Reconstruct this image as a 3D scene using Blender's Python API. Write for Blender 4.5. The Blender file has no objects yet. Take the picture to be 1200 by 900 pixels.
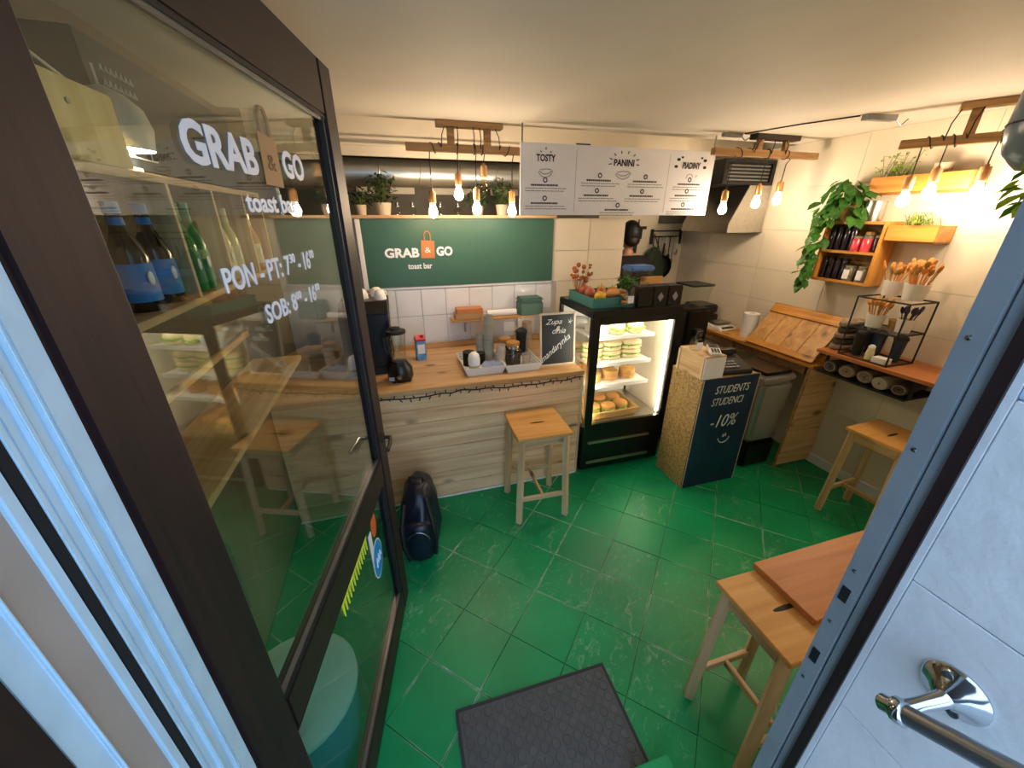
import bpy, bmesh, math, random
from mathutils import Vector, Matrix, Quaternion
random.seed(11)
S = bpy.context.scene
COL = S.collection
PI = math.pi
R = math.radians

# ------------------------------------------------------------------ camera, sky, exposure
cd = bpy.data.cameras.new('camera'); cam = bpy.data.objects.new('camera', cd); COL.objects.link(cam)
cam.location = (0, 0, 1.95)
cam.rotation_euler = (R(90 - 23.43), 0, R(-16.6))
cd.sensor_width = 36; cd.lens = 13.5; cd.clip_start = 0.01; cd.clip_end = 100
S.camera = cam
W = bpy.data.worlds.new('sky'); S.world = W; W.use_nodes = True
bg = W.node_tree.nodes['Background']
bg.inputs['Color'].default_value = (0.52, 0.73, 1.0, 1)
bg.inputs['Strength'].default_value = 2.5
BULB = 118.0
S.view_settings.view_transform = 'Standard'
S.view_settings.look = 'None'
S.view_settings.exposure = 0.35
S.view_settings.gamma = 1.0
S.view_settings.use_curve_mapping = False

# ------------------------------------------------------------------ materials
def lin(h):
    h = h.lstrip('#'); o = []
    for i in (0, 2, 4):
        v = int(h[i:i+2], 16) / 255
        o.append(v / 12.92 if v <= 0.04045 else ((v + 0.055) / 1.055) ** 2.4)
    return (*o, 1)
def newmat(name):
    m = bpy.data.materials.new(name); m.use_nodes = True
    n = m.node_tree; return m, n, n.nodes['Principled BSDF']
def nd(n, t, **k):
    x = n.nodes.new(t)
    for a, b in k.items():
        if a.startswith('i_'): x.inputs[a[2:].replace('_', ' ')].default_value = b
        else: setattr(x, a, b)
    return x
def ramp(n, src, stops):
    r = nd(n, 'ShaderNodeValToRGB'); e = r.color_ramp.elements
    while len(e) < len(stops): e.new(0.5)
    for i, (p, c) in enumerate(stops): e[i].position = p; e[i].color = c
    n.links.new(src, r.inputs['Fac']); return r
def coords(n, sc=(1, 1, 1), rand=True, src='Object'):
    tc = nd(n, 'ShaderNodeTexCoord'); mp = nd(n, 'ShaderNodeMapping'); mp.inputs['Scale'].default_value = sc
    n.links.new(tc.outputs[src], mp.inputs['Vector'])
    if rand:
        oi = nd(n, 'ShaderNodeObjectInfo'); mm = nd(n, 'ShaderNodeVectorMath', operation='MULTIPLY')
        mm.inputs[1].default_value = (37.7, 51.3, 23.9)
        n.links.new(oi.outputs['Random'], mm.inputs[0]); n.links.new(mm.outputs[0], mp.inputs['Location'])
    return mp.outputs[0]
def P(name, h, rough=0.5, metal=0.0, var=0.12, scale=6, spec=0.5, bump=0.0, bscale=60, trans=0, emit=None, estr=0, alpha=1):
    m, n, b = newmat(name); c = lin(h)
    b.inputs['Roughness'].default_value = rough; b.inputs['Metallic'].default_value = metal
    b.inputs['Specular IOR Level'].default_value = spec
    b.inputs['Base Color'].default_value = c
    if trans: b.inputs['Transmission Weight'].default_value = trans
    if var:
        v = coords(n); t = nd(n, 'ShaderNodeTexNoise', i_Scale=scale, i_Detail=5)
        n.links.new(v, t.inputs['Vector'])
        lo = tuple(x * (1 - var) for x in c[:3]) + (1,); hi = tuple(min(1, x * (1 + var)) for x in c[:3]) + (1,)
        r = ramp(n, t.outputs['Fac'], [(0.3, lo), (0.7, hi)])
        n.links.new(r.outputs[0], b.inputs['Base Color'])
        if bump:
            t2 = nd(n, 'ShaderNodeTexNoise', i_Scale=bscale, i_Detail=4); n.links.new(v, t2.inputs['Vector'])
            bp = nd(n, 'ShaderNodeBump', i_Strength=bump, i_Distance=0.01)
            n.links.new(t2.outputs['Fac'], bp.inputs['Height']); n.links.new(bp.outputs[0], b.inputs['Normal'])
    if emit:
        b.inputs['Emission Color'].default_value = lin(emit); b.inputs['Emission Strength'].default_value = estr
    return m
def wood(name, light, dark, ax=0, s=1.0, rough=0.5, knots=True, contrast=1.0, thru=None):
    m, n, b = newmat(name)
    sc = [22 * s] * 3; sc[ax] = 1.3 * s
    v = coords(n, sc)
    t = nd(n, 'ShaderNodeTexNoise', i_Scale=1.0, i_Detail=6, i_Roughness=0.6, i_Distortion=0.6)
    n.links.new(v, t.inputs['Vector'])
    r = ramp(n, t.outputs['Fac'], [(0.5 - 0.17 / contrast, lin(dark)), (0.5 + 0.13 / contrast, lin(light))])
    out = r.outputs[0]
    if knots:
        k = [7 * s] * 3; k[ax] = 3.6 * s
        if thru is not None: k[thru] = 0.15
        v2 = coords(n, k); vo = nd(n, 'ShaderNodeTexVoronoi', i_Scale=1.0); n.links.new(v2, vo.inputs['Vector'])
        kr = ramp(n, vo.outputs['Distance'], [(0.07, (1, 1, 1, 1)), (0.19, (0, 0, 0, 1))])
        mx = nd(n, 'ShaderNodeMix', data_type='RGBA'); n.links.new(kr.outputs[0], mx.inputs['Factor'])
        n.links.new(out, mx.inputs['A']); mx.inputs['B'].default_value = tuple(x * 0.35 for x in lin(dark)[:3]) + (1,)
        out = mx.outputs['Result']
    n.links.new(out, b.inputs['Base Color']); b.inputs['Roughness'].default_value = rough
    bp = nd(n, 'ShaderNodeBump', i_Strength=0.15, i_Distance=0.004)
    n.links.new(t.outputs['Fac'], bp.inputs['Height']); n.links.new(bp.outputs[0], b.inputs['Normal'])
    return m
def glass(name, ior=1.5, tint=(1, 1, 1, 1)):
    m = bpy.data.materials.new(name); m.use_nodes = True; n = m.node_tree; n.nodes.clear()
    o = nd(n, 'ShaderNodeOutputMaterial'); mx = nd(n, 'ShaderNodeMixShader'); t = nd(n, 'ShaderNodeBsdfTransparent'); g = nd(n, 'ShaderNodeBsdfGlossy')
    t.inputs['Color'].default_value = tint; g.inputs['Roughness'].default_value = 0.0
    f = nd(n, 'ShaderNodeFresnel'); ge = nd(n, 'ShaderNodeNewGeometry'); mi = nd(n, 'ShaderNodeMix', data_type='FLOAT')
    mi.inputs['A'].default_value = ior; mi.inputs['B'].default_value = 1 / ior
    L = n.links.new
    L(ge.outputs['Backfacing'], mi.inputs['Factor']); L(mi.outputs['Result'], f.inputs['IOR'])
    L(f.outputs[0], mx.inputs['Fac']); L(t.outputs[0], mx.inputs[1]); L(g.outputs[0], mx.inputs[2]); L(mx.outputs[0], o.inputs['Surface'])
    return m
def emis(name, h, st):
    m = bpy.data.materials.new(name); m.use_nodes = True; n = m.node_tree; n.nodes.clear()
    o = nd(n, 'ShaderNodeOutputMaterial'); e = nd(n, 'ShaderNodeEmission'); e.inputs['Color'].default_value = lin(h); e.inputs['Strength'].default_value = st
    n.links.new(e.outputs[0], o.inputs['Surface']); return m
def floor_paint():
    m, n, b = newmat('green_floor_paint'); L = n.links.new
    v = coords(n, (1, 1, 1), rand=True)
    tc = nd(n, 'ShaderNodeTexCoord'); ge = nd(n, 'ShaderNodeNewGeometry'); oi = nd(n, 'ShaderNodeObjectInfo')
    t = nd(n, 'ShaderNodeTexNoise', i_Scale=2.5, i_Detail=6); L(ge.outputs['Position'], t.inputs['Vector'])
    base = ramp(n, t.outputs['Fac'], [(0.3, lin('#05804e')), (0.7, lin('#069a60'))])
    # chipped paint: on the rims of the tiles, and fine scratches; more of it where people walk
    sx = nd(n, 'ShaderNodeSeparateXYZ'); L(tc.outputs['Object'], sx.inputs[0])
    ax = nd(n, 'ShaderNodeMath', operation='ABSOLUTE'); ay = nd(n, 'ShaderNodeMath', operation='ABSOLUTE'); L(sx.outputs[0], ax.inputs[0]); L(sx.outputs[1], ay.inputs[0])
    mxm = nd(n, 'ShaderNodeMath', operation='MAXIMUM'); L(ax.outputs[0], mxm.inputs[0]); L(ay.outputs[0], mxm.inputs[1])
    n1 = nd(n, 'ShaderNodeTexNoise', i_Scale=9, i_Detail=8, i_Roughness=0.7); L(v, n1.inputs['Vector'])
    ed = nd(n, 'ShaderNodeMath', operation='MULTIPLY_ADD'); L(n1.outputs['Fac'], ed.inputs[0]); ed.inputs[1].default_value = 0.02; L(mxm.outputs[0], ed.inputs[2])
    er = ramp(n, ed.outputs[0], [(0.1512, (0, 0, 0, 1)), (0.1540, (1, 1, 1, 1))])
    n3 = nd(n, 'ShaderNodeTexNoise', i_Scale=1.6, i_Detail=3); L(ge.outputs['Position'], n3.inputs['Vector'])
    big = ramp(n, n3.outputs['Fac'], [(0.44, (0, 0, 0, 1)), (0.56, (1, 1, 1, 1))])
    vs = coords(n, (9, 15, 9)); n2 = nd(n, 'ShaderNodeTexNoise', i_Scale=1.5, i_Detail=9, i_Roughness=0.8, i_Distortion=1.2); L(vs, n2.inputs['Vector'])
    sc = ramp(n, n2.outputs['Fac'], [(0.54, (0, 0, 0, 1)), (0.78, (0.6, 0.6, 0.6, 1))])
    gt = ramp(n, oi.outputs['Random'], [(0.35, (0, 0, 0, 1)), (0.75, (1, 1, 1, 1))])
    s1 = nd(n, 'ShaderNodeMath', operation='MULTIPLY'); L(sc.outputs[0], s1.inputs[0]); L(gt.outputs[0], s1.inputs[1])
    e1 = nd(n, 'ShaderNodeMath', operation='MULTIPLY'); L(er.outputs[0], e1.inputs[0]); L(big.outputs[0], e1.inputs[1])
    su = nd(n, 'ShaderNodeMath', operation='ADD', use_clamp=True); L(s1.outputs[0], su.inputs[0]); L(e1.outputs[0], su.inputs[1])
    mx = nd(n, 'ShaderNodeMix', data_type='RGBA'); L(su.outputs[0], mx.inputs['Factor']); L(base.outputs[0], mx.inputs['A']); mx.inputs['B'].default_value = lin('#c4d8c8')
    L(mx.outputs['Result'], b.inputs['Base Color']); b.inputs['Roughness'].default_value = 0.36; b.inputs['Specular IOR Level'].default_value = 0.35
    bp = nd(n, 'ShaderNodeBump', i_Strength=0.25, i_Distance=0.004); n4 = nd(n, 'ShaderNodeTexNoise', i_Scale=14, i_Detail=6); L(v, n4.inputs['Vector'])
    L(n4.outputs['Fac'], bp.inputs['Height']); L(bp.outputs[0], b.inputs['Normal'])
    return m
def speckle(name, cols, scale, rough=0.6):
    m, n, b = newmat(name); v = coords(n); vo = nd(n, 'ShaderNodeTexVoronoi', i_Scale=scale); n.links.new(v, vo.inputs['Vector'])
    sp = nd(n, 'ShaderNodeSeparateColor'); n.links.new(vo.outputs['Color'], sp.inputs[0])
    r = ramp(n, sp.outputs[0], [(i / max(1, len(cols) - 1), lin(c)) for i, c in enumerate(cols)])
    n.links.new(r.outputs[0], b.inputs['Base Color']); b.inputs['Roughness'].default_value = rough; return m
M = dict(
    ceiling=P('ceiling_plaster', '#d9d2c4', 0.7, var=0.05, scale=2, bump=0.15, bscale=14),
    cream=P('cream_painted_wall', '#e2d8c2', 0.45, var=0.06, scale=3, bump=0.12, bscale=8),
    creamtile=P('cream_painted_tile', '#e0d6c1', 0.35, var=0.05, scale=3, bump=0.1, bscale=9),
    whitetile=P('white_glazed_tile', '#dfe0e4', 0.18, var=0.04, scale=4),
    palegrout=P('pale_grout', '#bdb8b0', 0.9), grout=P('grey_grout', '#9f998e', 0.9), bluewhite=P('white_exterior_paint', '#e3e6ea', 0.4, var=0.05, scale=8, bump=0.2, bscale=40),
    frame=P('white_profile_paint', '#bcdaee', 0.35, var=0.06, scale=20),
    beige=P('beige_panel', '#a39a92', 0.6), gapshade=P('gap_shade', '#071016', 0.9, var=0),
    jamb=P('grey_jamb_paint', '#868f94', 0.4, var=0.08, scale=9), steel=P('dull_steel', '#8e9296', 0.35, 1.0, var=0.1, scale=20),
    darkwood=wood('dark_stained_door_wood', '#2a1517', '#14090b', 2, 2.2, 0.52, False, 0.8),
    darkwoodx=wood('dark_stained_rail_wood', '#2c1817', '#150a0b', 0, 2.2, 0.5, False, 0.8),
    pine=wood('pale_pine', '#dcbf97', '#b08a5e', 0, 0.8, 0.55), pinez=wood('pale_pine_upright', '#e0c49a', '#bb9667', 2, 0.9, 0.5, False),
    piney=wood('pine_along_y', '#d9b98c', '#b28a5a', 1, 0.9, 0.5),
    plank=wood('weathered_pine_plank', '#f4d2a6', '#d0a272', 0, 0.75, 0.6, True, 0.9, 1),
    worktop=wood('oiled_pine_worktop', '#d3ad7c', '#b98c57', 0, 0.9, 0.35, True, 1.0, 2), golden=wood('golden_pine', '#d79b48', '#b0742a', 1, 0.9, 0.4),
    goldenz=wood('golden_pine_upright', '#d99a45', '#b5772e', 2, 0.9, 0.4, True), goldx=wood('golden_pine_x', '#cfa268', '#ac7d45', 0, 0.9, 0.4),
    seat=wood('honey_seat_wood', '#e2b06a', '#c88f48', 0, 0.8, 0.4, False, 0.8), redwood=wood('reddish_shelf_wood', '#c07b45', '#9c5a2d', 1, 0.8, 0.42, False, 0.8),
    redwoodx=wood('reddish_board_wood', '#c98549', '#ad6a34', 0, 0.8, 0.42, False, 0.8),
    beam=wood('brown_beam', '#b8905f', '#8f6a40', 0, 1.2, 0.6, False), darkbeam=wood('dark_beam', '#3a2c20', '#241a12', 0, 1.2, 0.6, False),
    osb=speckle('chipboard', ['#7d5f34', '#a07e4a', '#b8965c', '#8d6c3c', '#c4a468'], 90), ply=wood('bright_plywood', '#f2df9e', '#dfc27a', 2, 0.9, 0.55, True),
    green=P('green_board_paint', '#386152', 0.45, var=0.05, scale=3), white=P('white_lacquer', '#efeeee', 0.4, var=0.03), paper=P('white_paper', '#e9e9ee', 0.7, var=0.03),
    black=P('black_lacquer', '#0d0e10', 0.3, var=0.1), blackm=P('matt_black', '#141517', 0.6, var=0.15), slate=P('chalkboard_black', '#1d2127', 0.55, var=0.15, scale=5),
    navy=P('navy_chalkboard', '#12304c', 0.45, var=0.25, scale=4), chalk=P('chalk', '#dfe3e4', 0.9, var=0.15, scale=30),
    inox=P('brushed_stainless', '#b9b6ae', 0.28, 1.0, var=0.08, scale=30), chrome=P('chrome', '#c9ced2', 0.12, 1.0, var=0.03), duct=P('galvanised_duct', '#c2c4be', 0.38, 0.9, var=0.1, scale=7),
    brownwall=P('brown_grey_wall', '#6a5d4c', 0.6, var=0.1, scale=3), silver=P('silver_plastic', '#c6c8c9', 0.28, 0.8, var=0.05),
    darkgrey=P('dark_grey_wall', '#5d5a51', 0.7), nichewhite=P('pale_niche_panel', '#d4cdbb', 0.5), brass=P('brass_socket', '#b98f52', 0.35, 0.6), socket=wood('socket_wood', '#c99a63', '#a4743c', 2, 1.5, 0.5, False),
    cord=P('black_cord', '#1a1614', 0.6, var=0), whitecord=P('white_cord', '#dddad2', 0.5, var=0), bulb=emis('bulb_glow', '#ffd6a4', BULB), bulbw=emis('bulb_glow_white', '#ffe8cc', BULB), bulboff=glass('clear_bulb_glass', 1.5, (0.95, 0.85, 0.7, 1)),
    led=emis('fridge_led', '#fff3d4', 55.0), pane=glass('door_glass', 2.0, (0.86, 0.93, 0.90, 1)), fglass=glass('fridge_glass', 1.4), jarglass=glass('jar_glass', 1.45, (0.93, 0.95, 0.93, 1)),
    leaf=P('leaf_green', '#4a8236', 0.4, var=0.35, scale=3), leafl=P('light_leaf_green', '#a3c246', 0.45, var=0.3, scale=3), leafd=P('dark_leaf_green', '#22391f', 0.5, var=0.3, scale=3), stem=P('plant_stem', '#5c6b34', 0.6),
    soil=P('dark_soil', '#2c2119', 0.95), terracotta=P('pale_pot', '#c9b9a2', 0.6), whitepot=P('white_plastic_pot', '#e8e5de', 0.45, var=0.03),
    bread=P('toasted_bread', '#d9a85c', 0.75, var=0.2, scale=9, bump=0.3, bscale=30), breadl=P('pale_bread', '#efdcae', 0.8, var=0.12, scale=9, bump=0.3, bscale=30), crust=P('brown_crust', '#c98f4a', 0.7, var=0.25, scale=9),
    fill=P('salad_filling', '#8fae4a', 0.7, var=0.5, scale=22), ham=P('pink_filling', '#d58f74', 0.6, var=0.2, scale=22), wrap=P('wrapping_paper', '#e8e8e2', 0.6, var=0.06, scale=18, bump=0.4, bscale=25),
    rubber=P('grey_rubber', '#4b4f52', 0.6, var=0.18, scale=12), rubberd=P('dark_rubber', '#2a2c30', 0.7), bagfab=P('black_shiny_fabric', '#141a2a', 0.34, var=0.3, scale=8, bump=0.6, bscale=14), reflect=P('pale_reflective_patch', '#aab4d0', 0.4),
    applo=P('golden_apple', '#b9853f', 0.45, var=0.25), orange=P('orange_sticker', '#e06a2a', 0.5, var=0.05), blue=P('blue_sticker', '#1c8fd6', 0.5, var=0.05), neon=P('neon_yellow', '#d6e23a', 0.5, var=0), vinyl=P('white_vinyl', '#e9eefc', 0.5, var=0), kraft=P('kraft_brown', '#b08a5e', 0.7, var=0.06), kraftd=P('kraft_orange_print', '#bd7a48', 0.6, var=0.06), brownmark=P('brown_mark', '#6b4420', 0.6, var=0),
    ink=P('black_ink', '#1a1a1c', 0.7, var=0), grey=P('grey_ink', '#8c8a8c', 0.7, var=0), cupbrown=P('brown_paper_cup', '#b59a82', 0.7), cuppale=P('pale_paper_cup', '#cbb9a4', 0.7), cupgrey=P('grey_paper_cup', '#b2ab9c', 0.7),
    coffee=P('coffee_beans', '#4a3020', 0.7, var=0.5, scale=60, bump=0.8, bscale=70), cork=P('cork_lid', '#b98745', 0.8), red=P('red_plastic', '#c3202f', 0.4), cartonblue=P('carton_blue', '#5aa6d8', 0.5, var=0.35, scale=25), tray=P('white_patterned_tray', '#dcdcd8', 0.6, var=0.04),
    traydot=P('grey_tray_pattern', '#8f9298', 0.6), teal=P('teal_crate', '#3f7f78', 0.5), bluep=P('blue_plastic', '#4c78b8', 0.4), basketw=P('straw_basket', '#c9a05c', 0.8), yellow=P('yellow_fruit', '#e0b02a', 0.45), redfruit=P('red_orange_fruit', '#a8553a', 0.45), dried=P('dried_flower', '#a8622f', 0.8), bananas=P('bread_stick', '#c98a45', 0.6),
    skin=P('skin', '#c99a7e', 0.5, var=0.05), hair=P('dark_hair', '#15100e', 0.5, bump=0.5, bscale=60), shirt=P('black_shirt', '#0f1012', 0.8), trousers=P('dark_trousers', '#1c2028', 0.8), shoe=P('black_shoe', '#101010', 0.5),
    cola=P('dark_cola', '#1a0d0a', 0.12, var=0), greenbottle=P('green_bottle', '#2f8a44', 0.12, var=0.1), clearbottle=P('pale_yellow_bottle', '#c9c18a', 0.12, var=0.1), bluelabel=P('blue_label', '#1f86e0', 0.45, var=0.06), greenlabel=P('green_label', '#128a55', 0.45, var=0.06), cream2=P('cream_label', '#d8d2a8', 0.5),
    tealbin=P('pale_teal_plastic', '#c6efee', 0.4, var=0.04), bluebin=P('blue_bin_plastic', '#3f86b0', 0.4, var=0.06), globe=P('grey_blue_enamel', '#7f95a6', 0.25, var=0.05), darkjar=P('dark_preserve', '#1d1620', 0.15), pinkjar=P('pink_preserve', '#c2404f', 0.2, var=0.3, scale=30), greyjar=P('grey_preserve', '#6f6a5e', 0.25), clothc=P('striped_wrap', '#77705f', 0.8, var=0.3, scale=40),
    sack=P('folded_paper_sack', '#8a7a66', 0.85, var=0.35, scale=18, bump=0.6, bscale=18), sackd=P('dark_paper_bundle', '#4f463c', 0.85, var=0.35, scale=18, bump=0.6, bscale=18), screen=P('dark_screen', '#20262c', 0.15), button=P('grey_buttons', '#8f9498', 0.5), purple=P('dried_lavender', '#3a3548', 0.8), pave=P('grey_pavement', '#8b8d8f', 0.9),
    floor=floor_paint(), floorbase=P('green_joint_paint', '#08663f', 0.5, var=0.2, scale=6), etched=P('blue_etched_tile', '#b9d3e6', 0.3, var=0.25, scale=14, bump=0.9, bscale=22), greenstep=P('green_step_paint', '#0c9a5c', 0.35))

for k_ in ('leaf', 'leafl'):
    n_ = M[k_].node_tree; b_ = n_.nodes['Principled BSDF']; o_ = n_.nodes['Material Output']; tr_ = nd(n_, 'ShaderNodeBsdfTranslucent'); mx_ = nd(n_, 'ShaderNodeMixShader')
    n_.links.new(b_.inputs['Base Color'].links[0].from_socket, tr_.inputs['Color']); mx_.inputs[0].default_value = 0.45
    n_.links.new(b_.outputs[0], mx_.inputs[1]); n_.links.new(tr_.outputs[0], mx_.inputs[2]); n_.links.new(mx_.outputs[0], o_.inputs['Surface'])
# ------------------------------------------------------------------ mesh helpers
class MB:
    def __init__(s): s.v = []; s.f = []; s.k = []; s.mi = 0
    def add(s, vs, fs):
        o = len(s.v); s.v += [tuple(x) for x in vs]
        for f in fs: s.f.append(tuple(i + o for i in f)); s.k.append(s.mi)
        return s
    def box(s, x0, x1, y0, y1, z0, z1, T=None):
        vs = [Vector((x, y, z)) for z in (z0, z1) for y in (y0, y1) for x in (x0, x1)]
        if T is not None: vs = [T @ v for v in vs]
        return s.add(vs, [(0, 2, 3, 1), (4, 5, 7, 6), (0, 1, 5, 4), (2, 6, 7, 3), (0, 4, 6, 2), (1, 3, 7, 5)])
    def frus(s, b, t, z0, z1):      # b, t = (x0,x1,y0,y1)
        vs = [(b[0], b[2], z0), (b[1], b[2], z0), (b[1], b[3], z0), (b[0], b[3], z0), (t[0], t[2], z1), (t[1], t[2], z1), (t[1], t[3], z1), (t[0], t[3], z1)]
        return s.add(vs, [(3, 2, 1, 0), (4, 5, 6, 7), (0, 1, 5, 4), (1, 2, 6, 5), (2, 3, 7, 6), (3, 0, 4, 7)])
    def bar(s, p0, p1, w, h=None):  # rectangular stick between two points
        h = h or w; p0 = Vector(p0); p1 = Vector(p1); d = (p1 - p0).normalized()
        a = d.cross(Vector((0, 0, 1)));
        if a.length < 1e-3: a = Vector((1, 0, 0))
        a.normalize(); c = a.cross(d).normalized()
        vs = [p + a * (sx * w / 2) + c * (sy * h / 2) for p in (p0, p1) for sx, sy in ((-1, -1), (1, -1), (1, 1), (-1, 1))]
        return s.add(vs, [(3, 2, 1, 0), (4, 5, 6, 7), (0, 1, 5, 4), (1, 2, 6, 5), (2, 3, 7, 6), (3, 0, 4, 7)])
    def tube(s, pts, r, n=8, caps=True):
        pts = [Vector(p) for p in pts]; rr = r if isinstance(r, (list, tuple)) else [r] * len(pts)
        vs = []; up = None
        for i, p in enumerate(pts):
            d = (pts[min(i + 1, len(pts) - 1)] - pts[max(i - 1, 0)]).normalized()
            if up is None:
                up = Vector((0, 0, 1)) if abs(d.z) < 0.9 else Vector((1, 0, 0))
            a = d.cross(up);
            if a.length < 1e-4: a = d.cross(Vector((0, 1, 0.3)))
            a.normalize(); b = a.cross(d).normalized(); up = b
            vs += [p + (a * math.cos(2 * PI * k / n) + b * math.sin(2 * PI * k / n)) * rr[i] for k in range(n)]
        fs = []
        for i in range(len(pts) - 1):
            for k in range(n):
                k2 = (k + 1) % n; fs.append((i * n + k, i * n + k2, (i + 1) * n + k2, (i + 1) * n + k))
        if caps: fs.append(tuple(reversed(range(n)))); fs.append(tuple(range((len(pts) - 1) * n, len(pts) * n)))
        return s.add(vs, fs)
    def lathe(s, prof, c=(0, 0, 0), n=20, T=None, sx=1, sy=1):   # prof [(r,z)]
        vs = []; fs = []; rings = []
        for r, z in prof:
            if r < 1e-5: rings.append([len(vs)]); vs.append(Vector((c[0], c[1], c[2] + z)))
            else:
                rings.append(list(range(len(vs), len(vs) + n)))
                vs += [Vector((c[0] + sx * r * math.cos(2 * PI * k / n), c[1] + sy * r * math.sin(2 * PI * k / n), c[2] + z)) for k in range(n)]
        for a, b in zip(rings, rings[1:]):
            for k in range(n):
                k2 = (k + 1) % n
                if len(a) == 1 and len(b) == 1: continue
                if len(a) == 1: fs.append((a[0], b[k2], b[k]))
                elif len(b) == 1: fs.append((a[k], a[k2], b[0]))
                else: fs.append((a[k], a[k2], b[k2], b[k]))
        if T is not None: vs = [T @ v for v in vs]
        return s.add(vs, fs)
    def prism(s, pts, y0, y1, axis=1, T=None):      # polygon (a,b) extruded along axis
        n = len(pts)
        def mk(p, d): return Vector((p[0], d, p[1])) if axis == 1 else (Vector((d, p[0], p[1])) if axis == 0 else Vector((p[0], p[1], d)))
        vs = [mk(p, y0) for p in pts] + [mk(p, y1) for p in pts]
        if T is not None: vs = [T @ v for v in vs]
        return s.add(vs, [tuple(range(n)), tuple(reversed(range(n, 2 * n)))] + [(i, i + n, (i + 1) % n + n, (i + 1) % n) for i in range(n)])
    def ell(s, c, r, n=12, m=8, T=None, p=1.0):
        prof = []
        for i in range(m + 1):
            a = -PI / 2 + PI * i / m; cc = abs(math.cos(a)) ** p; ss = math.copysign(abs(math.sin(a)) ** p, math.sin(a))
            prof.append((cc if cc > 1e-4 else 0, ss))
        o = len(s.v); s.lathe(prof, (0, 0, 0), n)
        for i in range(o, len(s.v)):
            v = Vector(s.v[i]); v = Vector((v.x * r[0], v.y * r[1], v.z * r[2])) + Vector(c)
            s.v[i] = tuple(T @ v) if T is not None else tuple(v)
        return s
    def build(s, name, mat, parent=None, bevel=0, smooth=False, loc=None, kind=None):
        me = bpy.data.meshes.new(name); me.from_pydata(s.v, [], s.f)
        for m in (mat if isinstance(mat, (list, tuple)) else [mat]): me.materials.append(M[m] if isinstance(m, str) else m)
        me.polygons.foreach_set('material_index', s.k)
        bm = bmesh.new(); bm.from_mesh(me); bmesh.ops.recalc_face_normals(bm, faces=bm.faces)
        if bevel:
            bmesh.ops.bevel(bm, geom=[e for e in bm.edges if len(e.link_faces) == 2 and e.calc_face_angle(0) > 0.6], offset=bevel, segments=2, affect='EDGES', clamp_overlap=True)
        bm.to_mesh(me); bm.free()
        if smooth:
            me.polygons.foreach_set('use_smooth', [True] * len(me.polygons)); me.set_sharp_from_angle(angle=R(50))
        o = bpy.data.objects.new(name, me); COL.objects.link(o)
        if parent: o.parent = parent
        if loc: o.location = loc
        if kind: o['kind'] = kind
        return o
def Bx(name, mat, x0, x1, y0, y1, z0, z1, parent=None, bevel=0, T=None): return MB().box(x0, x1, y0, y1, z0, z1, T).build(name, mat, parent, bevel)
def tag(o, label, cat, group=None):
    o['label'] = label; o['category'] = cat
    if group: o['group'] = group
    return o
def thing(name, label, cat, loc=(0, 0, 0), rz=0, group=None):
    o = bpy.data.objects.new(name, None); COL.objects.link(o); o.empty_display_size = 0.05
    o.location = loc; o.rotation_euler = (0, 0, rz); return tag(o, label, cat, group)
def struct(o): o['kind'] = 'structure'; return o
def setting(name, loc=(0, 0, 0), rz=0):
    o = bpy.data.objects.new(name, None); COL.objects.link(o); o.location = loc; o.rotation_euler = (0, 0, rz); return struct(o)
def dup(root, loc, rz=None, label=None, group=None, rot=None, scale=None):
    def cp(o, par):
        c = o.copy(); COL.objects.link(c)
        if par: c.parent = par
        for ch in list(o.children): cp(ch, c)
        return c
    r = cp(root, None); r.location = loc
    if rz is not None: r.rotation_euler = (0, 0, rz)
    if rot is not None: r.rotation_euler = rot
    if scale: r.scale = (scale,) * 3
    if label: r['label'] = label
    if group: r['group'] = group
    return r
def inst(o, parent, loc, rot=(0, 0, 0), sc=(1, 1, 1)):      # another part sharing the mesh of o
    c = o.copy(); COL.objects.link(c); c.parent = parent; c.location = loc; c.rotation_euler = rot; c.scale = sc; return c
def text(name, s, size, mat, parent, loc, rot=(PI / 2, 0, 0), off=0.0, shear=0.0, ext=0.0008, ax='LEFT', width=None, height=None):
    cu = bpy.data.curves.new(name, 'FONT'); cu.body = s; cu.size = size; cu.offset = off * size; cu.shear = shear; cu.extrude = ext; cu.align_x = ax; cu.resolution_u = 3
    t = bpy.data.objects.new(name, cu); COL.objects.link(t)
    dg = bpy.context.evaluated_depsgraph_get(); me = bpy.data.meshes.new_from_object(t.evaluated_get(dg))
    bpy.data.objects.remove(t); bpy.data.curves.remove(cu)
    me.materials.clear(); me.materials.append(M[mat])
    if (width or height) and len(me.vertices):
        xs = [v.co.x for v in me.vertices]; ys = [v.co.y for v in me.vertices]
        fx = width / (max(xs) - min(xs)) if width else 1; fy = height / (max(ys) - min(ys)) if height else (fx if False else 1)
        for v in me.vertices: v.co.x *= fx; v.co.y *= fy
    o = bpy.data.objects.new(name, me); COL.objects.link(o); o.parent = parent; o.location = loc; o.rotation_euler = rot; return o
def strokes(name, lines, r, mat, parent, loc=(0, 0, 0), rot=(0, 0, 0)):   # chalk / ink strokes in the XZ plane
    b = MB()
    for l in lines: b.tube([(p[0], 0, p[1]) for p in l], r, 5)
    o = b.build(name, mat, parent); o.location = loc; o.rotation_euler = rot; return o
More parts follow.
